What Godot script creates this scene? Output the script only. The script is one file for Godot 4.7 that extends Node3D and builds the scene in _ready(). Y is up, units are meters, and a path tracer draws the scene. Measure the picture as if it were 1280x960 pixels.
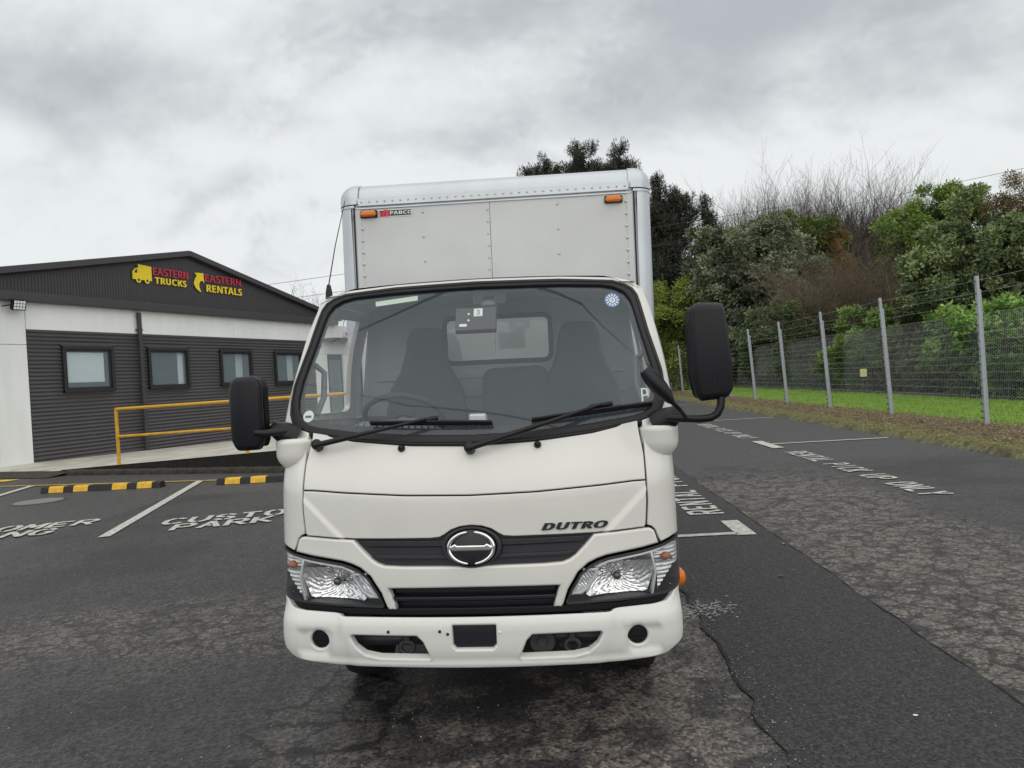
extends Node3D


class MB:
	# collects triangles with normals; fronts are turned to the side of the normals
	var v := PackedVector3Array()
	var n := PackedVector3Array()
	var c := PackedColorArray()
	var uv := PackedVector2Array()
	var ix := PackedInt32Array()
	var col := Color(-1, 0, 0)

	func vert(p: Vector3, nn: Vector3) -> int:
		v.append(p)
		n.append(nn)
		if col.r >= 0.0:
			c.append(col)
		return v.size() - 1

	func tri(a: int, b: int, d: int) -> void:
		var g := (v[b] - v[a]).cross(v[d] - v[a])
		ix.append(a)
		if g.dot(n[a] + n[b] + n[d]) > 0.0:
			ix.append(d)
			ix.append(b)
		else:
			ix.append(b)
			ix.append(d)

	func quad(p: Vector3, q: Vector3, r: Vector3, s: Vector3, nn: Vector3) -> void:
		var a := vert(p, nn)
		var b := vert(q, nn)
		var d := vert(r, nn)
		var e := vert(s, nn)
		tri(a, b, d)
		tri(a, d, e)

	func face(p: Vector3, q: Vector3, r: Vector3, hint: Vector3) -> void:
		var g := (q - p).cross(r - p).normalized()
		if g.dot(hint) < 0.0:
			g = -g
		tri(vert(p, g), vert(q, g), vert(r, g))

	func face4(p: Vector3, q: Vector3, r: Vector3, s: Vector3, hint: Vector3) -> void:
		var g := (r - p).cross(s - q).normalized()
		if g.dot(hint) < 0.0:
			g = -g
		quad(p, q, r, s, g)

	func box(size: Vector3, bev: float, xf: Transform3D) -> void:
		var h := size / 2.0
		bev = minf(bev, minf(h.x, minf(h.y, h.z)) * 0.9)
		var id := {}
		for sx in [-1, 1]:
			for sy in [-1, 1]:
				for sz in [-1, 1]:
					var k := Vector3i(sx, sy, sz)
					id[[k, 0]] = vert(xf * Vector3(sx * h.x, sy * (h.y - bev), sz * (h.z - bev)), xf.basis * Vector3(sx, 0, 0))
					id[[k, 1]] = vert(xf * Vector3(sx * (h.x - bev), sy * h.y, sz * (h.z - bev)), xf.basis * Vector3(0, sy, 0))
					id[[k, 2]] = vert(xf * Vector3(sx * (h.x - bev), sy * (h.y - bev), sz * h.z), xf.basis * Vector3(0, 0, sz))
					if bev > 0.0:
						tri(id[[k, 0]], id[[k, 1]], id[[k, 2]])
		for ax in 3:
			var b1 := (ax + 1) % 3
			var b2 := (ax + 2) % 3
			for s in [-1, 1]:
				var ks := []
				for q in [[-1, -1], [1, -1], [1, 1], [-1, 1]]:
					var k := Vector3i()
					k[ax] = s
					k[b1] = q[0]
					k[b2] = q[1]
					ks.append(k)
				tri(id[[ks[0], ax]], id[[ks[1], ax]], id[[ks[2], ax]])
				tri(id[[ks[0], ax]], id[[ks[2], ax]], id[[ks[3], ax]])
			if bev > 0.0:
				for s in [-1, 1]:
					for t in [-1, 1]:
						var k := Vector3i()
						k[b1] = s
						k[b2] = t
						k[ax] = -1
						var l := k
						l[ax] = 1
						tri(id[[k, b1]], id[[k, b2]], id[[l, b2]])
						tri(id[[k, b1]], id[[l, b2]], id[[l, b1]])

	func bx(c0: Vector3, size: Vector3, bev := 0.0) -> void:
		box(size, bev, Transform3D(Basis(), c0))

	func tube(pts: Array, rad, sides := 8, caps := true) -> void:
		var m := pts.size()
		var t0: Vector3 = (pts[1] - pts[0]).normalized()
		var up := t0.cross(Vector3(0.31, 0.87, 0.39)).normalized()
		var base := v.size()
		for i in m:
			var t: Vector3 = (pts[mini(i + 1, m - 1)] - pts[maxi(i - 1, 0)]).normalized()
			up = (up - t * up.dot(t)).normalized()
			var sd := t.cross(up)
			var r: float = rad[i] if rad is Array else rad
			for k in sides:
				var a := TAU * k / sides
				var d := up * cos(a) + sd * sin(a)
				vert(pts[i] + d * r, d)
		for i in m - 1:
			for k in sides:
				var a := base + i * sides + k
				var b := base + i * sides + (k + 1) % sides
				tri(a, b, b + sides)
				tri(a, b + sides, a + sides)
		if caps and sides > 3:
			for e in [0, m - 1]:
				var t: Vector3 = (pts[0] - pts[1]).normalized() if e == 0 else (pts[m - 1] - pts[m - 2]).normalized()
				var o := vert(pts[e], t)
				var f := v.size()
				for k in sides:
					vert(v[base + e * sides + k], t)
				for k in sides:
					tri(o, f + k, f + (k + 1) % sides)

	func lathe(prof: Array, segs: int, xf: Transform3D, smooth := false) -> void:
		# prof: Vector2(radius, height along the axis y)
		for i in prof.size() - 1:
			var a: Vector2 = prof[i]
			var b: Vector2 = prof[i + 1]
			var nn := Vector2(b.y - a.y, a.x - b.x).normalized()
			var n0 := nn
			var n1 := nn
			if smooth:
				if i > 0:
					var z: Vector2 = prof[i - 1]
					n0 = (nn + Vector2(a.y - z.y, z.x - a.x).normalized()).normalized()
				if i < prof.size() - 2:
					var z: Vector2 = prof[i + 2]
					n1 = (nn + Vector2(z.y - b.y, b.x - z.x).normalized()).normalized()
			var base := v.size()
			for k in segs + 1:
				var w := TAU * k / segs
				var d := Vector3(cos(w), 0, sin(w))
				vert(xf * (d * a.x + Vector3.UP * a.y), (xf.basis * (d * n0.x + Vector3.UP * n0.y)).normalized())
				vert(xf * (d * b.x + Vector3.UP * b.y), (xf.basis * (d * n1.x + Vector3.UP * n1.y)).normalized())
			for k in segs:
				var q := base + k * 2
				if a.x > 0.0:
					tri(q, q + 2, q + 3) if b.x > 0.0 else tri(q, q + 2, q + 1)
				if b.x > 0.0:
					tri(q, q + 3, q + 1)

	func grid(f: Callable, nu: int, nv: int, hint: Vector3, smooth := true) -> void:
		# f(i, j) -> point
		var p := []
		for j in nv + 1:
			for i in nu + 1:
				p.append(f.call(i, j))
		var w := nu + 1
		if not smooth:
			for j in nv:
				for i in nu:
					var a := j * w + i
					face(p[a], p[a + 1], p[a + w + 1], hint)
					face(p[a], p[a + w + 1], p[a + w], hint)
			return
		var base := v.size()
		for j in nv + 1:
			for i in nu + 1:
				var du: Vector3 = p[j * w + mini(i + 1, nu)] - p[j * w + maxi(i - 1, 0)]
				var dv: Vector3 = p[mini(j + 1, nv) * w + i] - p[maxi(j - 1, 0) * w + i]
				var g := du.cross(dv).normalized()
				if g.dot(hint) < 0.0:
					g = -g
				vert(p[j * w + i], g)
		for j in nv:
			for i in nu:
				var a := base + j * w + i
				tri(a, a + 1, a + w + 1)
				tri(a, a + w + 1, a + w)

	func prism(poly: PackedVector2Array, depth: float, xf: Transform3D, back := true) -> void:
		# the polygon in x, y with its front at z = 0, going back by depth
		if area(poly) < 0.0:
			poly = poly.duplicate()
			poly.reverse()
		var t := Geometry2D.triangulate_polygon(poly)
		var fz := (xf.basis * Vector3(0, 0, 1)).normalized()
		for side in ([0, 1] if back else [0]):
			var b := v.size()
			for q in poly:
				vert(xf * Vector3(q.x, q.y, -depth * side), fz if side == 0 else -fz)
			for i in range(0, t.size(), 3):
				tri(b + t[i], b + t[i + 1], b + t[i + 2])
		if depth > 0.0:
			for i in poly.size():
				var p := poly[i]
				var q := poly[(i + 1) % poly.size()]
				var o := Vector2(q.y - p.y, p.x - q.x).normalized()
				quad(xf * Vector3(p.x, p.y, 0), xf * Vector3(q.x, q.y, 0), xf * Vector3(q.x, q.y, -depth), xf * Vector3(p.x, p.y, -depth), (xf.basis * Vector3(o.x, o.y, 0)).normalized())

	static func area(p: PackedVector2Array) -> float:
		var a := 0.0
		for i in p.size():
			a += p[i].cross(p[(i + 1) % p.size()])
		return a / 2.0

	static func inset(p: PackedVector2Array, d: float) -> PackedVector2Array:
		# moves a counter-clockwise loop inwards (a clockwise one outwards)
		var o := PackedVector2Array()
		var m := p.size()
		for i in m:
			var e0 := (p[i] - p[(i + m - 1) % m]).normalized()
			var e1 := (p[(i + 1) % m] - p[i]).normalized()
			var n0 := Vector2(-e0.y, e0.x)
			var n1 := Vector2(-e1.y, e1.x)
			var b := n0 + n1
			b = b / maxf(b.length_squared() / 2.0, 0.35)
			o.append(p[i] + b * d)
		return o

	static func dense(p: PackedVector2Array, most: float) -> PackedVector2Array:
		var o := PackedVector2Array()
		for i in p.size():
			var a := p[i]
			var b := p[(i + 1) % p.size()]
			var k := maxi(1, ceili(a.distance_to(b) / most))
			for j in k:
				o.append(a.lerp(b, float(j) / k))
		return o

	static func rounded(p: PackedVector2Array, r: float, seg := 5) -> PackedVector2Array:
		var o := PackedVector2Array()
		var m := p.size()
		for i in m:
			var a := p[(i + m - 1) % m]
			var b := p[i]
			var d := p[(i + 1) % m]
			var e0 := (a - b).normalized()
			var e1 := (d - b).normalized()
			var half := acos(clampf(e0.dot(e1), -1, 1)) / 2.0
			if half > 1.5:
				o.append(b)
				continue
			var cut := minf(r / tan(half), 0.45 * minf(a.distance_to(b), b.distance_to(d)))
			var s := b + e0 * cut
			var e := b + e1 * cut
			for k in seg + 1:
				var t := float(k) / seg
				o.append(s.lerp(b, t).lerp(b.lerp(e, t), t))
		return o

	static func norm(S: Callable, u: float, y: float) -> Vector3:
		var e := 0.003
		var du: Vector3 = S.call(u + e, y) - S.call(u - e, y)
		var dv: Vector3 = S.call(u, y + e) - S.call(u, y - e)
		return du.cross(dv).normalized()

	func sheet(S: Callable, outline: PackedVector2Array, holes := [], cell := 0.04, bev := 0.005, thick := 0.02, off := 0.0) -> void:
		# a panel cut from the surface S along an outline, with rounded edges and a turned-in rim
		var flip := 1.0
		if area(outline) < 0.0:
			outline = outline.duplicate()
			outline.reverse()
		outline = dense(outline, cell)
		var top := inset(outline, bev)
		var hs := []
		var cuts := []
		for h0 in holes:
			var h: PackedVector2Array = h0.duplicate()
			if area(h) > 0.0:
				h.reverse()
			h = dense(h, cell)
			hs.append(h)
			var k := inset(h, bev)
			k.reverse()
			cuts.append(k)
		var lo := top[0]
		var hi := top[0]
		for q in top:
			lo = lo.min(q)
			hi = hi.max(q)
		var boxes := []
		for k in cuts:
			var r := Rect2(k[0], Vector2.ZERO)
			for q in k:
				r = r.expand(q)
			boxes.append(r)
		var memo := {}
		for jy in range(floori(lo.y / cell), ceili(hi.y / cell)):
			for jx in range(floori(lo.x / cell), ceili(hi.x / cell)):
				var r := Rect2(jx * cell, jy * cell, cell, cell)
				var sq := PackedVector2Array([r.position, Vector2(r.end.x, r.position.y), r.end, Vector2(r.position.x, r.end.y)])
				var ps: Array = Geometry2D.intersect_polygons(sq, top)
				for i in cuts.size():
					if boxes[i].intersects(r, true):
						var nx := []
						for p in ps:
							for q in Geometry2D.clip_polygons(p, cuts[i]):
								if not Geometry2D.is_polygon_clockwise(q):
									nx.append(q)
						ps = nx
				for p in ps:
					var t := Geometry2D.triangulate_polygon(p)
					if t.is_empty():
						continue
					var id := PackedInt32Array()
					for q in p:
						var key := Vector2i(roundi(q.x * 20000), roundi(q.y * 20000))
						if not memo.has(key):
							var nn := norm(S, q.x, q.y) * flip
							memo[key] = vert(S.call(q.x, q.y) + nn * off, nn)
						id.append(memo[key])
					for i in range(0, t.size(), 3):
						tri(id[t[i]], id[t[i + 1]], id[t[i + 2]])
		if thick <= 0.0:
			return
		for loop in [outline] + hs:
			var m: int = loop.size()
			var rows := []
			var K := 3 if bev > 0.0 else 0
			for k in K + 1:
				rows.append([bev * (1.0 - sin(PI / 2 * k / maxi(K, 1))) if K else 0.0, bev * (1.0 - cos(PI / 2 * k / maxi(K, 1))), PI / 2 * k / maxi(K, 1) if K else PI / 2])
			rows.append([0.0, thick, PI / 2])
			var base := v.size()
			var out := inset(loop, -0.004)
			for row in rows:
				var lp: PackedVector2Array = inset(loop, row[0]) if row[0] > 0.0 else loop
				for i in m:
					var q := lp[i]
					var nn := norm(S, q.x, q.y)
					var tt: Vector3 = (S.call(out[i].x, out[i].y) - S.call(loop[i].x, loop[i].y)).normalized()
					vert(S.call(q.x, q.y) + nn * (off - row[1]), (nn * cos(row[2]) + tt * sin(row[2])).normalized())
			for k in rows.size() - 1:
				for i in m:
					var a := base + k * m + i
					var b := base + k * m + (i + 1) % m
					tri(a, b, b + m)
					tri(a, b + m, a + m)

	func lettering(text: String, size: float, depth: float, bold: bool, f: Callable, align := HORIZONTAL_ALIGNMENT_LEFT) -> void:
		# letters with capitals of height size, each point of them put in place by f
		var tm := TextMesh.new()
		var sf := SystemFont.new()
		sf.font_names = PackedStringArray(["Droid Sans"])
		sf.font_weight = 700 if bold else 400
		tm.font = sf
		tm.text = text
		tm.font_size = 64
		tm.pixel_size = size / (64.0 * 0.714)
		tm.depth = depth
		tm.curve_step = 2.0
		tm.horizontal_alignment = align
		tm.vertical_alignment = VERTICAL_ALIGNMENT_BOTTOM
		var a := tm.get_mesh_arrays()
		var vs: PackedVector3Array = a[Mesh.ARRAY_VERTEX]
		if vs.is_empty():
			return
		var low := 1e9
		for p in vs:
			low = minf(low, p.y)
		var id: PackedInt32Array = a[Mesh.ARRAY_INDEX] if a[Mesh.ARRAY_INDEX] != null else PackedInt32Array(range(vs.size()))
		for i in range(0, id.size(), 3):
			var p: Vector3 = f.call(vs[id[i]] - Vector3(0, low, 0))
			var q: Vector3 = f.call(vs[id[i + 1]] - Vector3(0, low, 0))
			var r: Vector3 = f.call(vs[id[i + 2]] - Vector3(0, low, 0))
			var g := -(q - p).cross(r - p).normalized()
			var b := v.size()
			vert(p, g)
			vert(q, g)
			vert(r, g)
			ix.append_array(PackedInt32Array([b, b + 1, b + 2]))

	func done() -> ArrayMesh:
		var a := []
		a.resize(Mesh.ARRAY_MAX)
		a[Mesh.ARRAY_VERTEX] = v
		a[Mesh.ARRAY_NORMAL] = n
		if c.size() == v.size() and c.size():
			a[Mesh.ARRAY_COLOR] = c
		if uv.size() == v.size() and uv.size():
			a[Mesh.ARRAY_TEX_UV] = uv
			a[Mesh.ARRAY_TEX_UV2] = uv
		a[Mesh.ARRAY_INDEX] = ix
		var m := ArrayMesh.new()
		m.add_surface_from_arrays(Mesh.PRIMITIVE_TRIANGLES, a)
		return m


var rng := RandomNumberGenerator.new()
var M := {}
var truck: Node3D


func part(called: String, mesh, m: Material, parent: Node = null, at := Vector3.ZERO) -> MeshInstance3D:
	var o := MeshInstance3D.new()
	o.name = called
	o.mesh = mesh.done() if mesh is MB else mesh
	o.material_override = m
	(parent if parent else self).add_child(o, true)
	o.position = at
	return o


func thing(called: String, label: String, category: String, at := Vector3.ZERO, turn := 0.0, group := "") -> Node3D:
	var o := Node3D.new()
	o.name = called
	add_child(o, true)
	o.position = at
	o.rotation.y = turn
	tag(o, label, category, group)
	return o


func tag(o: Node, label: String, category: String, group := "") -> Node:
	o.set_meta("label", label)
	if category:
		o.set_meta("category", category)
	if group:
		o.set_meta("group", group)
	return o


func struct(o: Node, label := "", category := "") -> Node:
	o.set_meta("kind", "structure")
	if label:
		o.set_meta("label", label)
		o.set_meta("category", category)
	return o


func stuff(o: Node) -> Node:
	o.set_meta("kind", "stuff")
	return o


func lin(r: float, g: float, b: float, a := 1.0) -> Color:
	var c := Color(r, g, b).linear_to_srgb()
	c.a = a
	return c


func mat(r: float, g: float, b: float, rough := 0.6, metal := 0.0, spec := 0.5) -> StandardMaterial3D:
	var m := StandardMaterial3D.new()
	m.albedo_color = lin(r, g, b)
	m.roughness = rough
	m.metallic = metal
	m.metallic_specular = spec
	m.cull_mode = BaseMaterial3D.CULL_DISABLED
	return m


func noise(kind: int, freq: float, sd: int, oct := 1) -> FastNoiseLite:
	var f := FastNoiseLite.new()
	f.noise_type = kind
	f.frequency = freq
	f.seed = sd
	f.fractal_type = FastNoiseLite.FRACTAL_FBM if oct > 1 else FastNoiseLite.FRACTAL_NONE
	f.fractal_octaves = oct
	return f


func noise_tex(size: int, parts: Array, lo: float, hi: float) -> ImageTexture:
	# a seamless grey picture: parts are [noise, weight]; the result runs from lo to hi
	var sum := PackedFloat32Array()
	sum.resize(size * size)
	for pr in parts:
		var d: PackedByteArray = pr[0].get_seamless_image(size, size, false, false, 0.15, true).get_data()
		for i in sum.size():
			sum[i] += d[i] * pr[1]
	var mn := 1e9
	var mx := -1e9
	for s in sum:
		mn = minf(mn, s)
		mx = maxf(mx, s)
	var out := PackedByteArray()
	out.resize(size * size)
	for i in sum.size():
		out[i] = int(255.0 * (lo + (hi - lo) * (sum[i] - mn) / (mx - mn)))
	return ImageTexture.create_from_image(Image.create_from_data(size, size, false, Image.FORMAT_L8, out))


func grain(m: StandardMaterial3D, color: Texture2D, scale: float, bump: Texture2D = null, cm := 0.2, world := true) -> StandardMaterial3D:
	m.albedo_texture = color
	m.uv1_triplanar = true
	m.uv1_world_triplanar = world
	m.uv1_scale = Vector3.ONE * scale
	if bump:
		m.heightmap_enabled = true
		m.heightmap_texture = bump
		m.heightmap_scale = cm
	return m


func P2(a: Array) -> PackedVector2Array:
	var o := PackedVector2Array()
	for i in range(0, a.size(), 2):
		o.append(Vector2(a[i], a[i + 1]))
	return o


func full(a: Array) -> PackedVector2Array:
	# the right half of a symmetric outline, from its lower to its upper middle, completed on the left
	var h := P2(a)
	var o := h.duplicate()
	for i in range(h.size() - 1, -1, -1):
		if absf(h[i].x) > 1e-6:
			o.append(Vector2(-h[i].x, h[i].y))
	return o


func flipped(p: PackedVector2Array, s: float) -> PackedVector2Array:
	var o := PackedVector2Array()
	for q in p:
		o.append(Vector2(q.x * s, q.y))
	return o


func ellipse(cx: float, cy: float, rx: float, ry: float, k := 28) -> PackedVector2Array:
	var o := PackedVector2Array()
	for i in k:
		o.append(Vector2(cx + rx * cos(TAU * i / k), cy + ry * sin(TAU * i / k)))
	return o


func xf(at: Vector3, y_axis := Vector3.UP, spin := 0.0) -> Transform3D:
	# local y along y_axis
	var y := y_axis.normalized()
	var x := (Vector3.RIGHT if absf(y.x) < 0.9 else Vector3.FORWARD).slide(y).normalized()
	var b := Basis(x, y, x.cross(y)).rotated(y, spin)
	return Transform3D(b, at)


# ------------------------------------------------------------------ camera, sky, sun

func sky_picture() -> ImageTexture:
	var w := 1536
	var h := 768
	var big := noise(FastNoiseLite.TYPE_SIMPLEX_SMOOTH, 1.0, 11, 5)
	big.fractal_gain = 0.52
	big.domain_warp_enabled = true
	big.domain_warp_type = FastNoiseLite.DOMAIN_WARP_SIMPLEX
	big.domain_warp_amplitude = 0.55
	big.domain_warp_frequency = 1.1
	big.domain_warp_fractal_type = FastNoiseLite.DOMAIN_WARP_FRACTAL_PROGRESSIVE
	big.domain_warp_fractal_octaves = 3
	var small := noise(FastNoiseLite.TYPE_SIMPLEX_SMOOTH, 3.4, 5, 6)
	var d := PackedFloat32Array()
	d.resize(w * h * 3)
	for j in h:
		var el := PI * (0.5 - (j + 0.5) / h)
		var cy := sin(el)
		var cr := cos(el)
		for i in w:
			var az := wrapf(TAU * (i + 0.5) / w, -PI, PI)   # the middle of the view is the edge of the picture
			var dir := Vector3(sin(az) * cr, cy, -cos(az) * cr)
			var k := 1.0 / (absf(cy) + 0.62)
			var p := Vector3(dir.x * k, 0.55 * k, dir.z * k)
			var a := big.get_noise_3d(p.x, p.y * 0.3, p.z * 1.35)
			var b := small.get_noise_3d(p.x, p.y, p.z * 1.5)
			# a thicker bank of cloud stands to the upper right, a thinner one to the upper left
			var bank := 0.60 * exp(-pow((az - 0.30) / 0.40, 2) - pow((el - 0.42) / 0.15, 2)) + 0.36 * exp(-pow((az + 0.60) / 0.13, 2) - pow((el - 0.36) / 0.07, 2)) + 0.3 * exp(-pow((az + 0.28) / 0.1, 2) - pow((el - 0.2) / 0.05, 2))
			bank += 0.16 * exp(-pow((az - 0.55) / 0.45, 2) - pow((el - 0.30) / 0.14, 2))
			var t := 0.86 + 0.80 * a + 0.60 * b - bank + 0.14 * exp(-pow((el - 0.2) / 0.14, 2))
			t = clampf(t, 0.0, 1.0)
			t = t * t * (3.0 - 2.0 * t)
			var c := Vector3(0.425, 0.450, 0.485).lerp(Vector3(0.74, 0.77, 0.775), t)
			if el < 0.0:
				c = c.lerp(Vector3(0.2, 0.2, 0.2), clampf(-el * 6.0, 0, 1))
			var o := (j * w + i) * 3
			d[o] = c.x
			d[o + 1] = c.y
			d[o + 2] = c.z
	return ImageTexture.create_from_image(Image.create_from_data(w, h, false, Image.FORMAT_RGBF, d.to_byte_array()))


func _ready() -> void:
	var cam := Camera3D.new()
	cam.name = "camera"
	cam.fov = 53.13
	cam.near = 0.05
	cam.far = 3000.0
	add_child(cam)
	cam.position = Vector3(0, 1.55, 0)
	cam.basis = Basis(Vector3.UP, deg_to_rad(2.4)) * Basis(Vector3.RIGHT, deg_to_rad(-0.39)) * Basis(Vector3.BACK, deg_to_rad(-3.4))
	cam.current = true
	var env := Environment.new()
	env.background_mode = Environment.BG_SKY
	env.sky = Sky.new()
	var sm := PanoramaSkyMaterial.new()
	sm.panorama = sky_picture()
	env.sky.sky_material = sm
	env.background_energy_multiplier = 1.0
	env.tonemap_mode = Environment.TONE_MAPPER_LINEAR
	env.tonemap_exposure = 1.12
	env.sdfgi_enabled = true
	env.ssao_enabled = true
	env.ssil_enabled = true
	var we := WorldEnvironment.new()
	we.name = "sky"
	we.environment = env
	add_child(we)
	var sun := DirectionalLight3D.new()
	sun.name = "sun"
	sun.light_energy = 0.36
	sun.light_color = Color(1.0, 0.965, 0.91)
	sun.light_angular_distance = 110.0
	sun.shadow_enabled = true
	sun.rotation_degrees = Vector3(-48, 14, 0)
	add_child(sun)
	rng.seed = 7
	materials()
	ground()
	office()
	ramp()
	electric_fence()
	link_fence()
	plants()
	wires()
	make_truck()
	small_things()


# ------------------------------------------------------------------ materials

func materials() -> void:
	var pebble := noise(FastNoiseLite.TYPE_CELLULAR, 0.10, 2)
	pebble.cellular_return_type = FastNoiseLite.RETURN_CELL_VALUE
	var speck := noise_tex(512, [[pebble, 0.75], [noise(FastNoiseLite.TYPE_VALUE, 0.30, 1), 0.45], [noise(FastNoiseLite.TYPE_SIMPLEX, 0.02, 3, 3), 0.25]], 0.30, 1.0)
	var stones := noise(FastNoiseLite.TYPE_CELLULAR, 0.09, 4)
	var rough := noise_tex(512, [[stones, 1.0], [noise(FastNoiseLite.TYPE_VALUE, 0.3, 6), 0.5]], 0.0, 1.0)
	var soft := noise_tex(256, [[noise(FastNoiseLite.TYPE_SIMPLEX, 0.012, 8, 4), 1.0]], 0.8, 1.0)
	var blot := noise_tex(256, [[noise(FastNoiseLite.TYPE_SIMPLEX, 0.02, 9, 5), 1.0]], 0.45, 1.0)
	var faint := noise_tex(256, [[noise(FastNoiseLite.TYPE_SIMPLEX, 0.012, 18, 4), 1.0]], 0.93, 1.0)
	M.faint = faint
	var streak := noise_tex(256, [[noise(FastNoiseLite.TYPE_SIMPLEX, 0.02, 19, 4), 1.0]], 0.945, 1.0)
	var bare_paint := noise_tex(256, [[noise(FastNoiseLite.TYPE_SIMPLEX, 0.01, 20, 5), 1.0]], 0.965, 1.0)
	M.speck = speck
	M.rough = rough
	M.soft = soft
	M.blot = blot
	M.asphalt = grain(mat(0.135, 0.128, 0.130, 0.6, 0, 0.45), speck, 1.3, rough, 0.2)
	M.asphalt_near = grain(mat(0.54, 0.513, 0.518, 0.58, 0, 0.45), speck, 1.3, rough, 0.28)
	M.asphalt_new = grain(mat(0.088, 0.084, 0.087, 0.62, 0, 0.4), speck, 1.7, rough, 0.2)
	M.crack = mat(0.012, 0.012, 0.012, 0.9)
	M.line_paint = grain(mat(0.80, 0.79, 0.73, 0.6), noise_tex(512, [[noise(FastNoiseLite.TYPE_VALUE, 0.22, 71), 0.5], [noise(FastNoiseLite.TYPE_SIMPLEX, 0.02, 72, 5), 0.8]], 0.62, 1.0), 1.1)
	M.yellow_paint = grain(mat(0.85, 0.55, 0.04, 0.6), soft, 0.9)
	M.concrete = grain(mat(0.62, 0.60, 0.52, 0.8), soft, 0.35, rough, 0.15)
	M.kerb_stone = grain(mat(0.075, 0.07, 0.055, 0.9), blot, 1.1, rough, 0.6)
	M.mould_wall = grain(mat(0.016, 0.015, 0.014, 0.9), blot, 0.7, rough, 0.5)
	M.soil = grain(mat(0.05, 0.045, 0.03, 0.95), blot, 0.5, rough, 1.0)
	M.grass_soil = grain(mat(0.19, 0.38, 0.06, 0.95), blot, 0.4, rough, 1.0)
	M.soil_green = grain(mat(0.05, 0.075, 0.03, 0.95), blot, 0.03)
	M.wall_white = grain(mat(0.88, 0.90, 0.90, 0.6), streak, 1.0)
	M.wall_white.uv1_scale = Vector3(0.35, 0.06, 0.35)
	M.cladding = grain(mat(0.088, 0.084, 0.09, 0.33), faint, 0.3)
	M.gable = grain(mat(0.038, 0.036, 0.042, 0.42), streak, 0.3)
	M.flashing = mat(0.05, 0.048, 0.055, 0.45)
	M.dark_frame = mat(0.022, 0.022, 0.025, 0.4)
	M.room = mat(0.10, 0.095, 0.075, 0.8)
	M.blind = mat(0.80, 0.88, 0.89, 0.7)
	var gl := mat(0.60, 0.74, 0.84, 0.02, 0.34, 1.0)
	gl.transparency = BaseMaterial3D.TRANSPARENCY_ALPHA
	gl.albedo_color.a = 0.06
	M.window_glass = gl
	M.galv = grain(mat(0.40, 0.435, 0.48, 0.5, 0.2), faint, 2.0)
	M.wire = mat(0.42, 0.44, 0.45, 0.5, 0.3)
	M.link = mat(0.66, 0.70, 0.69, 0.5)
	M.black_plastic = mat(0.0075, 0.008, 0.012, 0.42, 0, 0.42)
	M.rail_yellow = grain(mat(0.80, 0.43, 0.018, 0.4), soft, 1.5)
	M.rubber = grain(mat(0.022, 0.023, 0.026, 0.7), blot, 2.0)
	M.stop_yellow = grain(mat(0.88, 0.52, 0.025, 0.45), soft, 2.0)
	M.sign_red = mat(0.72, 0.03, 0.075, 0.5)
	M.sign_yellow = mat(0.86, 0.66, 0.02, 0.5)
	# the truck
	var pw := grain(mat(0.735, 0.735, 0.705, 0.28, 0, 0.5), bare_paint, 0.6, null, 0, false)
	pw.clearcoat_enabled = true
	pw.clearcoat = 0.5
	pw.clearcoat_roughness = 0.08
	M.paint = pw
	M.bumper_paint = mat(0.735, 0.75, 0.725, 0.38)
	M.black_trim = mat(0.008, 0.008, 0.011, 0.4, 0, 0.42)
	M.gasket = mat(0.010, 0.0095, 0.012, 0.5, 0, 0.45)
	M.deep = mat(0.012, 0.012, 0.014, 0.6)
	M.grille = mat(0.016, 0.017, 0.024, 0.35)
	M.chrome = mat(0.80, 0.81, 0.83, 0.06, 1.0)
	M.reflector = mat(0.93, 0.95, 0.97, 0.27, 1.0)
	M.dark_chrome = mat(0.10, 0.10, 0.105, 0.22, 1.0)
	M.satin = mat(0.74, 0.76, 0.78, 0.30, 0.6)
	var clear := mat(0.9, 0.95, 1.0, 0.02)
	clear.transparency = BaseMaterial3D.TRANSPARENCY_ALPHA
	clear.albedo_color.a = 0.03
	M.lens = clear
	var ws := mat(0.20, 0.34, 0.42, 0.02)
	ws.transparency = BaseMaterial3D.TRANSPARENCY_ALPHA
	ws.albedo_color.a = 0.08
	M.windscreen = ws
	M.amber = mat(0.75, 0.19, 0.01, 0.15)
	M.amber_bulb = mat(0.36, 0.11, 0.03, 0.2)
	var dent := noise_tex(256, [[noise(FastNoiseLite.TYPE_SIMPLEX, 0.008, 21, 3), 1.0]], 0.0, 1.0)
	var bp := grain(mat(0.605, 0.62, 0.635, 0.34, 0.0), bare_paint, 0.5, dent, 0.9, false)
	M.box_panel = bp
	M.box_alloy = grain(mat(0.62, 0.66, 0.70, 0.36, 0.55), faint, 0.6, null, 0, false)
	M.rivet = mat(0.50, 0.51, 0.52, 0.35, 0.6)
	M.seat = grain(mat(0.060, 0.073, 0.083, 0.9), faint, 3.0, null, 0, false)
	M.dash = mat(0.13, 0.155, 0.172, 0.6)
	var rg := mat(0.50, 0.66, 0.60, 0.03)
	rg.transparency = BaseMaterial3D.TRANSPARENCY_ALPHA
	rg.albedo_color.a = 0.28
	M.rear_glass = rg
	M.liner = mat(0.42, 0.475, 0.50, 0.9)
	M.tyre = grain(mat(0.02, 0.02, 0.021, 0.85), blot, 3.0, null, 0, false)
	M.steel = mat(0.05, 0.05, 0.052, 0.5, 0.3)
	M.rim_steel = mat(0.45, 0.46, 0.47, 0.45, 0.4)
	M.sticker_white = mat(0.75, 0.80, 0.78, 0.5)
	M.sticker_green = mat(0.55, 0.66, 0.56, 0.5)
	M.sticker_blue = mat(0.05, 0.16, 0.42, 0.5)
	M.print_dark = mat(0.05, 0.05, 0.055, 0.5)
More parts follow.
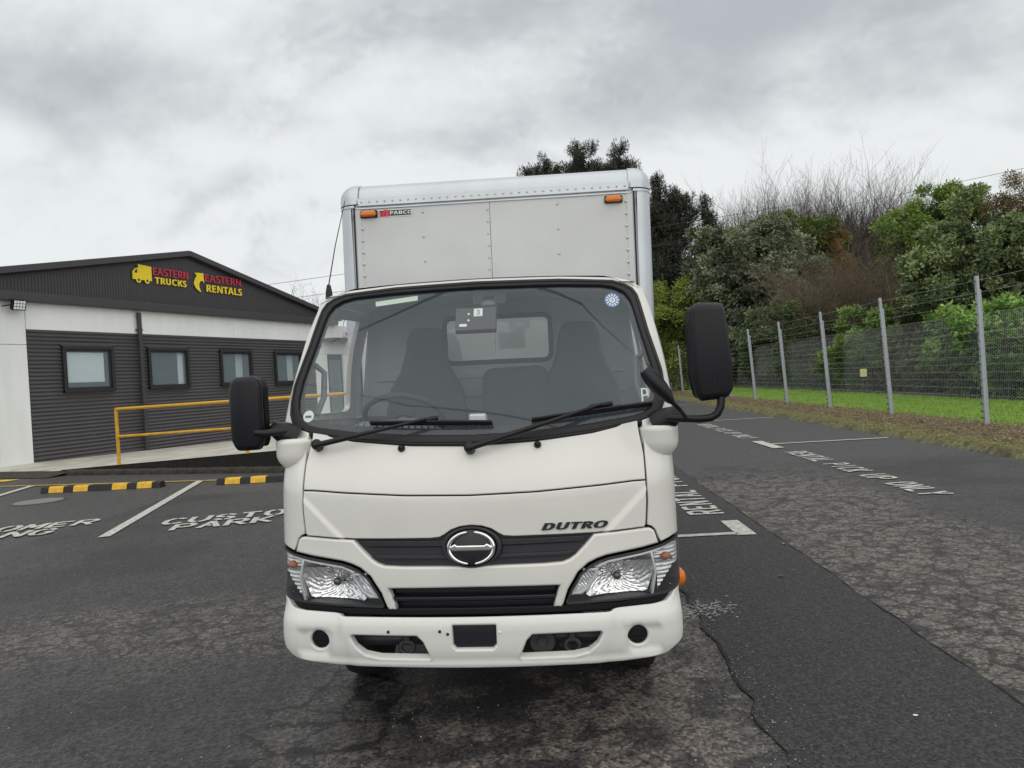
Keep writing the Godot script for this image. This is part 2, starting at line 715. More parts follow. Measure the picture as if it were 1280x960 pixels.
	M.bark = grain(mat(0.09, 0.075, 0.055, 0.95), blot, 2.0, null, 0, false)
	M.twig = mat(0.075, 0.060, 0.048, 0.9)
	M.twig_brown = mat(0.155, 0.122, 0.085, 0.9)
	var lf := mat(1, 1, 1, 0.5, 0, 0.4)
	lf.vertex_color_use_as_albedo = true
	lf.backlight_enabled = true
	lf.backlight = Color(0.32, 0.36, 0.16)
	M.leaf = lf
	var vg := mat(1, 1, 1, 0.9)
	vg.vertex_color_use_as_albedo = true
	M.tinted = vg


# ------------------------------------------------------------------ ground

const NEAR := Rect2(-6.0, -12.0, 14.0, 10.5)   # x, z of the worn part of the car park


func worn_picture() -> ImageTexture:
	# wear of the asphalt seen close by: pale crazed patches, cracks, stains
	var w := 2048
	var h := 1536
	var big := noise(FastNoiseLite.TYPE_SIMPLEX_SMOOTH, 0.0042, 31, 4).get_image(w, h).get_data()
	var mid := noise(FastNoiseLite.TYPE_SIMPLEX_SMOOTH, 0.021, 32, 4).get_image(w, h).get_data()
	var c1 := noise(FastNoiseLite.TYPE_CELLULAR, 0.027, 33)
	c1.cellular_return_type = FastNoiseLite.RETURN_DISTANCE2_SUB
	c1.domain_warp_enabled = true
	c1.domain_warp_amplitude = 26.0
	c1.domain_warp_frequency = 0.02
	var c2 := c1.duplicate()
	c2.frequency = 0.056
	c2.seed = 34
	c2.domain_warp_amplitude = 14.0
	c2.domain_warp_frequency = 0.05
	var k1 := c1.get_image(w, h, false, false, false).get_data()
	var k2: PackedByteArray = c2.get_image(w, h, false, false, false).get_data()
	var fine := noise(FastNoiseLite.TYPE_VALUE, 0.22, 35, 2).get_image(w, h).get_data()
	var out := PackedByteArray()
	out.resize(w * h * 3)
	for j in h:
		var z := NEAR.position.y + NEAR.size.y * (j + 0.5) / h
		for i in w:
			var x := NEAR.position.x + NEAR.size.x * (i + 0.5) / w
			var q := j * w + i
			var b := big[q] / 255.0
			var m := mid[q] / 255.0
			# how crazed and bleached: the lane right of the new strip, the spot before the truck, the spot to its left
			var wob := (m - 0.5) * 1.1 + (b - 0.5) * 1.2
			var zr := smoothstep(1.5, 0.7, absf(x - 2.75 + 0.25 * (b - 0.5)) + wob * 0.8) * smoothstep(-12.5, -9.5, z) * (1.0 if x > 1.9 else 0.0)
			var zf := smoothstep(0.25, -0.3, maxf(maxf(-1.0 - x, x - 0.95), maxf(-5.3 - z, z + 1.2)) + 0.75 * absf(m - 0.5)) * smoothstep(0.36, 0.60, m * 0.55 + b * 0.30 + 0.22 * smoothstep(-0.6, 0.9, x))
			var zl := smoothstep(1.25, 0.5, Vector2((x + 2.35) / 1.75, (z + 5.05) / 0.85).length() + wob * 0.9)
			var zc := smoothstep(1.2, 0.6, Vector2((x + 1.05) / 0.42, (z + 3.7) / 1.15).length() + wob * 0.5)
			var tone := 0.19 * (0.80 + 0.40 * b) * (0.86 + 0.28 * m)
			var tint := Vector3(1.0, 0.985, 0.985)
			var pale := maxf(maxf(zr, zf * 0.95), maxf(zl * 0.8, zc * 0.38))
			pale *= clampf(0.45 + 1.0 * smoothstep(0.28, 0.62, m), 0.0, 1.0)
			tone = lerpf(tone, 0.62 + 0.2 * (b - 0.5) + 0.14 * (m - 0.5), pale * 0.92)
			tint = tint.lerp(Vector3(1.08, 0.98, 0.85), pale * 0.9)
			# cracks
			var f := 0.8 + 0.4 * (fine[q] / 255.0 - 0.5)
			var e1 := k1[q] * f
			var e2 := k2[q] * f
			var cr := 0.0
			cr = maxf(cr, 0.95 * smoothstep(15.0, 5.0, e2) * smoothstep(0.2, 0.5, zr + 0.5 * (b - 0.5)))
			cr = maxf(cr, smoothstep(12.0, 5.0, e1) * maxf(smoothstep(0.15, 0.5, zr), smoothstep(0.25, 0.6, zc)))
			cr = maxf(cr, smoothstep(14.0, 5.0, e2) * 0.9 * smoothstep(0.3, 0.6, zl))
			cr = maxf(cr, smoothstep(12.0, 3.0, e2) * 0.75 * smoothstep(0.12, 0.5, zf))
			cr = maxf(cr, smoothstep(8.0, 4.0, e1) * smoothstep(0.4, 0.7, zl) * 0.8)
			cr = maxf(cr, smoothstep(5.0, 2.5, e1) * 0.7 * smoothstep(0.52, 0.68, b) * (1.0 if x < -0.6 or x > 3.6 else 0.0))
			tone *= 1.0 - 0.74 * cr
			# chalky spill beside the bumper, a few droppings
			var sp := smoothstep(0.30, 0.0, Vector2((x - 0.86) * 1.3, (z + 4.95) * 0.75).length() + 0.35 * (m - 0.42)) + 0.5 * smoothstep(0.34, 0.0, Vector2(x - 1.15, (z + 4.9) * 1.6).length() + 0.5 * (0.62 - m))
			tone = lerpf(tone, 1.0, clampf(sp, 0.0, 1.0) * smoothstep(0.35, 0.7, fine[q] / 255.0 + 0.25 * sp))
			# a tyre-dark film across the bay at the left
			tone *= 1.0 - 0.22 * smoothstep(0.52, 0.3, b) * (1.0 - pale)
			for k in 3:
				var s := pow(clampf(tone * tint[k], 0.0, 1.0), 1.0 / 2.2)
				out[q * 3 + k] = int(255.0 * s)
	return ImageTexture.create_from_image(Image.create_from_data(w, h, false, Image.FORMAT_RGB8, out))


func flat_mesh(poly: PackedVector2Array, y: float) -> MB:
	# a level sheet over a polygon in x, z
	var mb := MB.new()
	var t := Geometry2D.triangulate_polygon(poly)
	for q in poly:
		mb.vert(Vector3(q.x, y, q.y), Vector3.UP)
	for i in range(0, t.size(), 3):
		mb.tri(t[i], t[i + 1], t[i + 2])
	return mb


func stroke(a: Vector2, b: Vector2, width: float) -> PackedVector2Array:
	var s := (b - a).normalized().orthogonal() * width / 2.0
	return PackedVector2Array([a + s, b + s, b - s, a - s])


const GLYPH := {
	"C": [[0.95, 0.80, 0.7, 0.93, 0.3, 0.93, 0.07, 0.72, 0.07, 0.28, 0.3, 0.07, 0.7, 0.07, 0.95, 0.20]],
	"U": [[0.07, 1, 0.07, 0.28, 0.3, 0.07, 0.7, 0.07, 0.93, 0.28, 0.93, 1]],
	"S": [[0.93, 0.76, 0.72, 0.93, 0.28, 0.93, 0.07, 0.76, 0.15, 0.57, 0.85, 0.43, 0.93, 0.24, 0.72, 0.07, 0.28, 0.07, 0.07, 0.24]],
	"T": [[0, 0.93, 1, 0.93], [0.5, 0.85, 0.5, 0]],
	"O": [[0.44, 0.93, 0.28, 0.93, 0.07, 0.72, 0.07, 0.28, 0.28, 0.07, 0.44, 0.07], [0.56, 0.07, 0.72, 0.07, 0.93, 0.28, 0.93, 0.72, 0.72, 0.93, 0.56, 0.93]],
	"M": [[0.07, 0, 0.07, 1], [0.07, 0.95, 0.5, 0.35, 0.93, 0.95], [0.93, 1, 0.93, 0]],
	"E": [[0.07, 0, 0.07, 1], [0.2, 0.93, 0.95, 0.93], [0.2, 0.5, 0.8, 0.5], [0.2, 0.07, 0.95, 0.07]],
	"R": [[0.07, 0, 0.07, 1], [0.2, 0.93, 0.72, 0.93, 0.92, 0.8, 0.92, 0.62, 0.72, 0.48, 0.2, 0.48], [0.5, 0.45, 0.93, 0]],
	"P": [[0.07, 0, 0.07, 1], [0.2, 0.93, 0.72, 0.93, 0.92, 0.8, 0.92, 0.6, 0.72, 0.45, 0.2, 0.45]],
	"A": [[0.05, 0, 0.5, 1], [0.5, 1, 0.95, 0], [0.40, 0.3, 0.60, 0.3]],
	"K": [[0.07, 0, 0.07, 1], [0.92, 1, 0.3, 0.5, 0.92, 0]],
	"I": [[0.5, 0, 0.5, 1]],
	"N": [[0.07, 0, 0.07, 1], [0.1, 0.95, 0.9, 0.05], [0.93, 0, 0.93, 1]],
	"G": [[0.95, 0.72, 0.7, 0.93, 0.3, 0.93, 0.07, 0.72, 0.07, 0.28, 0.3, 0.07, 0.7, 0.07, 0.93, 0.25, 0.93, 0.45, 0.6, 0.45]],
	"L": [[0.07, 1, 0.07, 0], [0.2, 0.07, 0.95, 0.07]],
	"Y": [[0.05, 1, 0.5, 0.48], [0.95, 1, 0.5, 0.48], [0.5, 0.42, 0.5, 0]],
}


func stencil(text: String, at: Vector2, along: Vector2, up: Vector2, cw: float, ch: float, pitch: float, parent: Node, weight := 0.30) -> void:
	# stencilled road letters with their bridges left open; each letter is a piece of its own
	for i in text.length():
		var ch_ := text[i]
		if ch_ == " ":
			continue
		var polys := []
		for line in GLYPH[ch_]:
			var pl := P2(line)
			for k in pl.size():
				pl[k] = Vector2(pl[k].x * cw, pl[k].y * ch)
			for q in Geometry2D.offset_polyline(pl, weight * cw * 0.5, Geometry2D.JOIN_MITER, Geometry2D.END_BUTT):
				if not Geometry2D.is_polygon_clockwise(q):
					polys.append(q)
		var merged := []
		for q in polys:
			var cur: PackedVector2Array = q
			var rest := []
			for r in merged:
				var u := Geometry2D.merge_polygons(cur, r)
				if u.size() == 1:
					cur = u[0]
				else:
					rest.append(r)
			rest.append(cur)
			merged = rest
		# bridges: a bar through the middle of the round letters
		if ch_ in "CSGU":
			var x0 := 0.46 * cw if ch_ != "P" and ch_ != "R" else 0.20 * cw
			var bar := PackedVector2Array([Vector2(x0, -1), Vector2(x0 + 0.09 * cw, -1), Vector2(x0 + 0.09 * cw, ch + 1), Vector2(x0, ch + 1)])
			var nx := []
			for q in merged:
				nx.append_array(Geometry2D.clip_polygons(q, bar))
			merged = nx
		var mb := MB.new()
		for q in merged:
			var t := Geometry2D.triangulate_polygon(q)
			var b := mb.v.size()
			for p in q:
				var g: Vector2 = at + along * (i * pitch + p.x) + up * p.y
				mb.vert(Vector3(g.x, 0.016, g.y), Vector3.UP)
			for k in range(0, t.size(), 3):
				mb.tri(b + t[k], b + t[k + 1], b + t[k + 2])
		if mb.ix.size():
			part("painted_letter", mb, M.line_paint, parent)


func ground() -> void:
	var g := MB.new()
	g.quad(Vector3(-900, 0, 300), Vector3(900, 0, 300), Vector3(900, 0, -1200), Vector3(-900, 0, -1200), Vector3.UP)
	var park: Node3D = part("car_park_ground", g, M.asphalt)
	struct(park, "dark asphalt car park around the truck", "ground")
	# the worn part close by, a sheet of its own with a map of the wear
	var w := MB.new()
	var a := NEAR.position
	var e := NEAR.end
	w.quad(Vector3(a.x, 0.004, a.y), Vector3(e.x, 0.004, a.y), Vector3(e.x, 0.004, e.y), Vector3(a.x, 0.004, e.y), Vector3.UP)
	w.uv = PackedVector2Array([Vector2(0, 0), Vector2(1, 0), Vector2(1, 1), Vector2(0, 1)])
	var m: StandardMaterial3D = M.asphalt_near
	m.detail_enabled = true
	m.detail_blend_mode = BaseMaterial3D.BLEND_MODE_MUL
	m.detail_uv_layer = BaseMaterial3D.DETAIL_UV_2
	m.detail_albedo = worn_picture()
	part("worn_asphalt", w, m, park)
	# newer strip of asphalt, with ragged edges and open joints
	var n := noise(FastNoiseLite.TYPE_SIMPLEX, 0.9, 41, 3)
	var l := PackedVector2Array()
	var r := PackedVector2Array()
	for k in 240:
		var z := -1.2 - k * 0.1 * (1.0 + k * 0.006)
		l.append(Vector2(0.86 + 0.05 * n.get_noise_2d(z * 2.0, 0) + 0.02 * n.get_noise_2d(z * 9.0, 7), z))
		r.append(Vector2(1.985 + 0.02 * n.get_noise_2d(z, 50), z))
	var strip := l.duplicate()
	for k in range(r.size() - 1, -1, -1):
		strip.append(r[k])
	part("asphalt_strip", flat_mesh(strip, 0.008), M.asphalt_new, park)
	for side in [l, r]:
		var jp := PackedVector2Array()
		var back := []
		for k in side.size():
			var wdt: float = 0.0015 + (0.013 if side == l else 0.008) * maxf(0.0, 0.25 + n.get_noise_2d(side[k].y * 5.0, 90 + side[k].x))
			jp.append(side[k] + Vector2(wdt, 0))
			back.append(side[k] - Vector2(wdt, 0))
		back.reverse()
		jp.append_array(PackedVector2Array(back))
		part("open_joint", flat_mesh(jp, 0.011), M.crack, park)
	# chalky spill beside the bumper
	var sr := RandomNumberGenerator.new()
	sr.seed = 12
	var spill := MB.new()
	for k in 385:
		var c := Vector2(0.93, -4.93) + Vector2(sr.randfn() * 0.11, sr.randfn() * 0.09)
		var rr := 0.003 + 0.011 * pow(sr.randf(), 2.5)
		var y := 0.0122 + 0.00001 * k
		var f := spill.v.size()
		for i in 9:
			var q := c + Vector2.from_angle(TAU * i / 9.0) * rr * sr.randf_range(0.5, 1.3)
			spill.vert(Vector3(q.x, y, q.y), Vector3.UP)
		for i in 7:
			spill.tri(f, f + i + 1, f + i + 2)
	stuff(part("chalk_stain", spill, mat(0.30, 0.30, 0.295, 0.8), park))
	# painted lines
	var bay := Vector2(-0.235, -0.972)
	var lines := [
		[Vector2(-5.16, -8.62), Vector2(-5.16, -8.62) + bay * 5.5, 0.13, "parking_line"],
		[Vector2(-8.76, -8.9), Vector2(-8.76, -8.9) + bay * 5.9, 0.13, "parking_line"],
		[Vector2(0.95, -7.12), Vector2(1.70, -7.12), 0.10, "parking_line"],
		[Vector2(1.755, -7.03), Vector2(1.755, -7.72), 0.17, "parking_line"],
		[Vector2(4.17, -14.1), Vector2(4.17, -15.55), 0.2, "parking_line"],
		[Vector2(4.28, -14.86), Vector2(6.45, -14.86), 0.10, "parking_line"],
		[Vector2(4.25, -22.2), Vector2(6.45, -22.2), 0.10, "parking_line"],
		[Vector2(4.25, -33.0), Vector2(6.45, -33.0), 0.10, "parking_line"],
		[Vector2(-10.95, -14.85), Vector2(-1.5, -12.93), 0.07, "yellow_line"],
		[Vector2(-13.6, -16.35), Vector2(-11.45, -15.95), 0.34, "yellow_line"],
	]
	for q in lines:
		part(q[3], flat_mesh(stroke(q[0], q[1], q[2]), 0.0145), M.yellow_paint if q[3] == "yellow_line" else M.line_paint, park)
	var ax := Vector2(0.972, -0.235)
	var upv := Vector2(-0.235, -0.972)
	stencil("CUSTOMER", Vector2(-4.80, -9.22), ax, upv, 0.235, 0.43, 0.305, park)
	stencil("PARKING", Vector2(-4.48, -8.80), ax, upv, 0.235, 0.42, 0.305, park)
	stencil("CUSTOMER", Vector2(-8.20, -9.02), ax, upv, 0.235, 0.43, 0.305, park)
	stencil("PARKING", Vector2(-8.10, -8.52), ax, upv, 0.235, 0.42, 0.305, park)
	stencil("RENTAL PICK UP ONLY", Vector2(4.05, -13.35), Vector2(0, 1), Vector2(1, 0), 0.175, 0.34, 0.256, park)
	stencil("RENTAL PICK UP ONLY", Vector2(4.05, -21.0), Vector2(0, 1), Vector2(1, 0), 0.175, 0.34, 0.256, park)
	stencil("RENTAL PICK UP ONLY", Vector2(1.80, -8.12), Vector2(0, -1), Vector2(-1, 0), 0.2, 0.36, 0.29, park)
	# loose grit
	var gm := MB.new()
	gm.box(Vector3(0.007, 0.005, 0.006), 0.0015, Transform3D(Basis(Vector3.UP, 0.6), Vector3(0, 0.002, 0)))
	scatter("loose_grit", gm.done(), 2600, func(_k):
		var z := -2.2 - 9.0 * pow(rng.randf(), 1.6)
		var x := rng.randf_range(-4.5, 5.5)
		if rng.randf() < 0.35:
			x = 0.86 + rng.randfn() * 0.10
		var t := rng.randf_range(0.08, 0.34)
		return [Transform3D(Basis(Vector3.UP, rng.randf() * TAU).scaled(Vector3.ONE * rng.randf_range(0.4, 1.25)), Vector3(x, 0.0085 if x > 0.8 and x < 2.0 else 0.0045, z)), Color(t, t * 0.97, t * 0.92)], park, M.tinted)
	# verge along the fence: moss, fallen leaves and soil over a low buried kerb
	var hn := noise(FastNoiseLite.TYPE_SIMPLEX, 1.6, 51, 4)
	var cn := noise(FastNoiseLite.TYPE_SIMPLEX, 2.4, 52, 4)
	var v := MB.new()
	var nx := 34
	var nz := 620
	var rowz := []
	for j in nz + 1:
		rowz.append(-1.0 - 66.0 * pow(float(j) / nz, 1.3))
	for j in nz + 1:
		for i in nx + 1:
			var x := 6.50 + 2.2 * i / nx
			var z: float = rowz[j]
			var rim := 0.06 * hn.get_noise_2d(z * 1.5, 3)
			var t: float = x - 6.55 - rim
			var y := 0.002 + 0.095 * smoothstep(0.0, 0.16, t) + 0.03 * hn.get_noise_2d(x * 3.0, z * 3.0) * smoothstep(0.02, 0.2, t) + 0.05 * smoothstep(0.4, 2.0, t)
			if t < 0.0:
				y = -0.02
			var q := cn.get_noise_2d(x, z) + 0.5 * cn.get_noise_2d(x * 4.0, z * 4.0)
			var c := Color(0.11, 0.095, 0.055)
			c = c.lerp(Color(0.36, 0.36, 0.10), clampf(1.4 - absf(t - 0.45) * 2.2 + q, 0, 1) * 0.8)
			c = c.lerp(Color(0.40, 0.28, 0.14), clampf((t - 0.45) * 1.2 + q * 1.3, 0, 1) * 0.75)
			c = c.lerp(Color(0.30, 0.29, 0.22), clampf(0.9 - absf(t - 0.04) * 14.0 + 0.6 * q, 0, 1) * 0.7)
			v.col = c
			v.vert(Vector3(x, y, z), Vector3.UP)
	for j in nz:
		for i in nx:
			var p := j * (nx + 1) + i
			v.tri(p, p + 1, p + nx + 2)
			v.tri(p, p + nx + 2, p + nx + 1)
	for j in nz + 1:
		for i in nx + 1:
			var p := j * (nx + 1) + i
			var du := v.v[p + (1 if i < nx else 0)] - v.v[p - (1 if i > 0 else 0)]
			var dv := v.v[p - ((nx + 1) if j > 0 else 0)] - v.v[p + ((nx + 1) if j < nz else 0)]
			var nn := du.cross(-dv).normalized()
			v.n[p] = nn if nn.y > 0 else -nn
	var vm: StandardMaterial3D = grain(M.tinted.duplicate(), M.blot, 2.2, M.rough, 1.2)
	struct(part("verge", v, vm), "mossy verge of fallen leaves along the fence", "verge")
	# fallen leaves and moss tufts on the verge
	var leaf := MB.new()
	leaf.face4(Vector3(0, 0, -0.035), Vector3(0.02, 0.006, 0), Vector3(0, 0.002, 0.035), Vector3(-0.02, 0.009, 0), Vector3.UP)
	scatter("leaf_litter", leaf.done(), 9000, func(_k):
		var z := -5.0 - 50.0 * pow(rng.randf(), 1.6)
		var x := 6.66 + 2.1 * pow(rng.randf(), 0.7)
		var s := rng.randf_range(0.35, 0.95)
		var c := Color(0.30, 0.19, 0.09).lerp(Color(0.48, 0.36, 0.19), rng.randf()) if rng.randf() < 0.4 else Color(0.34, 0.34, 0.10).lerp(Color(0.06, 0.04, 0.02), rng.randf())
		return [Transform3D(Basis.from_euler(Vector3(rng.randf_range(-0.3, 0.3), rng.randf() * TAU, rng.randf_range(-0.3, 0.3))).scaled(Vector3.ONE * s), Vector3(x, 0.115 + 0.03 * (x - 6.6), z)), c])
	# lawn between the two fences
	var lw := MB.new()
	lw.grid(func(i: int, j: int):
		var x := 8.45 + 4.2 * i / 14.0
		var z := -1.0 - 67.0 * j / 120.0
		return Vector3(x, 0.07 + 0.05 * i / 14.0 + 0.03 * hn.get_noise_2d(x * 0.6, z * 0.6), z), 14, 120, Vector3.UP)
	struct(part("lawn_ground", lw, M.grass_soil), "strip of bright lawn between the two fences", "lawn")
	var tuft := MB.new()
	var tr := RandomNumberGenerator.new()
	tr.seed = 3
	for k in 16:
		var o := Vector3(tr.randf_range(-0.09, 0.09), 0, tr.randf_range(-0.09, 0.09))
		var d := Vector3(tr.randf_range(-0.05, 0.05), tr.randf_range(0.06, 0.13), tr.randf_range(-0.05, 0.05))
		var s := Vector3(d.z, 0, -d.x).normalized() * 0.007 if d.length() > 0 else Vector3.RIGHT * 0.007
		tuft.face(o - s, o + s, o + d, Vector3(s.z, 0.3, s.x))
	scatter("lawn_grass", tuft.done(), 17000, func(_k):
		var z := -3.0 - 62.0 * pow(rng.randf(), 1.45)
		var x := rng.randf_range(8.5, 12.5)
		if x < 9.1 and rng.randf() < 0.55:
			x += 1.5
		var c := Color(0.20, 0.37, 0.05).lerp(Color(0.36, 0.52, 0.11), rng.randf())
		return [Transform3D(Basis(Vector3.UP, rng.randf() * TAU).scaled(Vector3.ONE * rng.randf_range(0.7, 1.25)), Vector3(x, 0.07 + 0.04 * (x - 8.45) / 4.0, z)), c])
	var so := MB.new()
	so.grid(func(i: int, j: int): return Vector3(12.4 + 60.0 * i / 10.0, 0.10 + 0.25 * i + 0.0 * j, 0.0 - 120.0 * j / 10.0), 10, 10, Vector3.UP)
	struct(part("woodland_ground", so, M.soil), "dark soil under the trees behind the link fence", "ground")
	var hill := MB.new()
	var hh := noise(FastNoiseLite.TYPE_SIMPLEX, 0.011, 81, 3)
	hill.grid(func(i: int, j: int):
		var x := -520.0 + 1040.0 * i / 80.0
		var ends := 1.0 - pow(absf(x) / 540.0, 6)
		return Vector3(x, -0.5 + (9.0 + 9.0 * hh.get_noise_2d(x, 3.0)) * sin(PI * 0.5 * j / 4.0) * ends, -300.0 - 26.0 * j), 80, 4, Vector3(0, 1, 1))
	struct(part("far_hills", hill, M.soil_green), "low green rise far behind the car park", "hills")
	# rough grass closing the far end of the lane
	var fg := MB.new()
	fg.quad(Vector3(-3, 0.02, -62), Vector3(12.4, 0.02, -62), Vector3(12.4, 0.02, -110), Vector3(-3, 0.02, -110), Vector3.UP)
	struct(part("far_grass", fg, M.grass_soil), "grass beyond the far end of the lane", "ground")


func scatter(called: String, mesh: Mesh, count: int, f: Callable, parent: Node = null, m: Material = null) -> MultiMeshInstance3D:
	var mm := MultiMesh.new()
	mm.transform_format = MultiMesh.TRANSFORM_3D
	mm.use_colors = true
	mm.mesh = mesh
	mm.instance_count = count
	for i in count:
		var r: Array = f.call(i)
		mm.set_instance_transform(i, r[0])
		mm.set_instance_color(i, r[1])
	var o := MultiMeshInstance3D.new()
	o.name = called
	o.multimesh = mm
	o.material_override = m if m else M.leaf
	(parent if parent else self).add_child(o, true)
	o.set_meta("kind", "stuff")
	if parent == null:
		o.set_meta("label", {"leaf_litter": "brown fallen leaves lying on the verge", "lawn_grass": "short green grass between the two fences"}.get(called, called))
	return o


# ------------------------------------------------------------------ office building

const OB := Vector3(-12.713, 0.0, -18.622)   # foot of the joint between white wall and cladding
const OD := Vector3(0.3173, 0.0, -0.9483)    # along the front
const ON := Vector3(0.9483, 0.0, 0.3173)     # out of the front


func office() -> void:
	var b := thing("office_building", "long gabled office with ribbed black cladding and white panels", "building", OB, atan2(-OD.z, OD.x))
	# in the building's own axes: x along the front, y up, z out of the front
	var top := 3.49
	var eave := 4.17
	var s0 := -3.2
	var s1 := 13.3
	var peak := Vector2(5.32, 6.08)
	var roof_h := func(s: float) -> float: return peak.y - 0.197 * absf(s - peak.x)
	# white panels, each its own
	for q in [[s0, -0.09, 3.11, eave], [s0, -0.09, 0.0, 3.10], [-0.078, 3.24, top, eave], [3.25, 7.36, top, eave], [7.37, 11.9, top, eave], [11.91, 15.6, 3.0, eave], [11.91, 12.72, 0.0, 2.99], [13.86, 15.6, 0.0, 2.99]]:
		var mb := MB.new()
		mb.bx(Vector3((q[0] + q[1]) / 2, (q[2] + q[3]) / 2, -0.06), Vector3(q[1] - q[0], q[3] - q[2], 0.12), 0.008)
		part("white_panel", mb, M.wall_white, b)
	# ribbed cladding in pieces round the windows
	var wins := [[0.84, 2.42, 1.87, 3.10], [3.62, 5.22, 1.86, 3.10], [6.60, 8.16, 1.86, 3.08], [9.38, 10.99, 1.84, 3.06]]
	var cuts := [-0.075]
	for w in wins:
		cuts.append(w[0])
		cuts.append(w[1])
	cuts.append(11.9)
	for k in cuts.size() - 1:
		var spans := [[0.0, top]]
		if k % 2 == 1:
			var w: Array = wins[k / 2]
			spans = [[0.0, w[2]], [w[3], top]]
		for sp in spans:
			var mb := MB.new()
			var pf := PackedVector2Array()
			var y: float = sp[0]
			var i := 0
			var base := floorf(sp[0] / 0.1) * 0.1
			while base < sp[1]:
				for z in [[0.0, -0.038], [0.040, 0.0], [0.050, 0.001], [0.094, -0.037]]:
					var yy: float = base + z[0]
					if yy > sp[0] + 0.002 and yy < sp[1] - 0.002:
						pf.append(Vector2(yy, z[1]))
				base += 0.1
			pf.insert(0, Vector2(sp[0], pf[0].y))
			pf.append(Vector2(sp[1], pf[pf.size() - 1].y))
			for j in pf.size() - 1:
				mb.face4(Vector3(cuts[k], pf[j].x, pf[j].y), Vector3(cuts[k + 1], pf[j].x, pf[j].y), Vector3(cuts[k + 1], pf[j + 1].x, pf[j + 1].y), Vector3(cuts[k], pf[j + 1].x, pf[j + 1].y), Vector3(0, 0, 1))
			part("ribbed_cladding", mb, M.cladding, b)
	# windows
	for k in 4:
		var w: Array = wins[k]
		var cx: float = (w[0] + w[1]) / 2
		var wd: float = w[1] - w[0]
		var cy: float = (w[2] + w[3]) / 2
		var ht: float = w[3] - w[2]
		var win := Node3D.new()
		win.name = "window"
		b.add_child(win, true)
		win.position = Vector3(cx, cy, 0)
		var fr := MB.new()
		for s in [-1, 1]:
			fr.bx(Vector3(s * (wd / 2 - 0.045), 0, 0.0), Vector3(0.09, ht, 0.14), 0.008)
			fr.bx(Vector3(0, s * (ht / 2 - 0.045), 0.002), Vector3(wd, 0.09, 0.146), 0.008)
			fr.bx(Vector3(s * (wd / 2 - 0.112), 0, -0.01), Vector3(0.045, ht - 0.18, 0.07), 0.005)
			fr.bx(Vector3(0, s * (ht / 2 - 0.112), -0.008), Vector3(wd - 0.18, 0.045, 0.074), 0.005)
		part("frame", fr, M.dark_frame, win)
		var gl := MB.new()
		gl.quad(Vector3(-wd / 2 + 0.12, -ht / 2 + 0.12, -0.02), Vector3(wd / 2 - 0.12, -ht / 2 + 0.12, -0.02), Vector3(wd / 2 - 0.12, ht / 2 - 0.12, -0.02), Vector3(-wd / 2 + 0.12, ht / 2 - 0.12, -0.02), Vector3(0, 0, 1))
		part("pane", gl, M.window_glass, win)
		if k == 0:
			var pb := MB.new()
			pb.bx(Vector3(-0.03, 0.05, -0.05), Vector3(1.12, 0.80, 0.006))
			tag(part("sheet_of_paper", pb, M.blind, win), "white sheet hung inside the window", "")
		elif k > 1:
			var pb := MB.new()
			pb.bx(Vector3(0.48, 0.0, -0.30), Vector3(0.34, ht - 0.2, 0.02), 0.004)
			part("blind", pb, M.blind, win)
		else:
			var pb := MB.new()
			pb.bx(Vector3(0.58, 0.0, -0.12), Vector3(0.22, ht - 0.24, 0.02), 0.004)
			part("blind", pb, M.blind, win)
	# the rooms behind the windows and the solid rest of the house
	var room := MB.new()
	room.quad(Vector3(-0.1, 0, -4.2), Vector3(11.9, 0, -4.2), Vector3(11.9, 3.5, -4.2), Vector3(-0.1, 3.5, -4.2), Vector3(0, 0, 1))
	room.quad(Vector3(-0.1, 3.46, -0.13), Vector3(11.9, 3.46, -0.13), Vector3(11.9, 3.46, -4.2), Vector3(-0.1, 3.46, -4.2), Vector3(0, -1, 0))
	room.quad(Vector3(-0.1, 0.3, -0.13), Vector3(11.9, 0.3, -0.13), Vector3(11.9, 0.3, -4.2), Vector3(-0.1, 0.3, -4.2), Vector3(0, 1, 0))
	for x in [-0.09, 3.0, 6.0, 8.8, 11.88]:
		room.bx(Vector3(x, 1.9, -2.2), Vector3(0.08, 3.1, 3.9))
	part("office_rooms", room, M.room, b)
	var body := MB.new()
	body.bx(Vector3(s0 + 0.06, eave / 2, -10.1), Vector3(0.12, eave, 19.9))
	body.bx(Vector3(15.5, eave / 2, -6.0), Vector3(0.12, eave, 11.7))
	body.bx(Vector3(6.2, eave / 2, -20.0), Vector3(18.6, eave, 0.12))
	part("rear_wall", body, M.wall_white, b)
	var dr := MB.new()
	dr.bx(Vector3(13.29, 1.5, -0.09), Vector3(1.1, 2.96, 0.06), 0.006)
	var door: Node3D = part("door", dr, M.flashing, b)
	var dg := MB.new()
	dg.bx(Vector3(13.29, 1.65, -0.05), Vector3(0.8, 2.2, 0.02))
	part("pane", dg, M.window_glass, door)
	var cn := MB.new()
	cn.bx(Vector3(13.3, 3.55, 0.25), Vector3(1.7, 0.12, 0.7), 0.01)
	part("door_canopy", cn, M.flashing, b)
	# gable of narrow upright ribs
	var gb := MB.new()
	var s := s0
	while s < s1:
		for z in [[0.0, 0.02, 0.0, 0.014], [0.02, 0.045, 0.014, 0.014], [0.045, 0.065, 0.014, 0.0], [0.065, 0.09, 0.0, 0.0]]:
			var a: float = s + z[0]
			var e: float = s + z[1]
			gb.face4(Vector3(a, eave + 0.2, 0.05 + z[2]), Vector3(e, eave + 0.2, 0.05 + z[3]), Vector3(e, roof_h.call(e) - 0.05, 0.05 + z[3]), Vector3(a, roof_h.call(a) - 0.05, 0.05 + z[2]), Vector3(0, 0, 1))
		s += 0.09
	part("gable_cladding", gb, M.gable, b)
	var fs := MB.new()
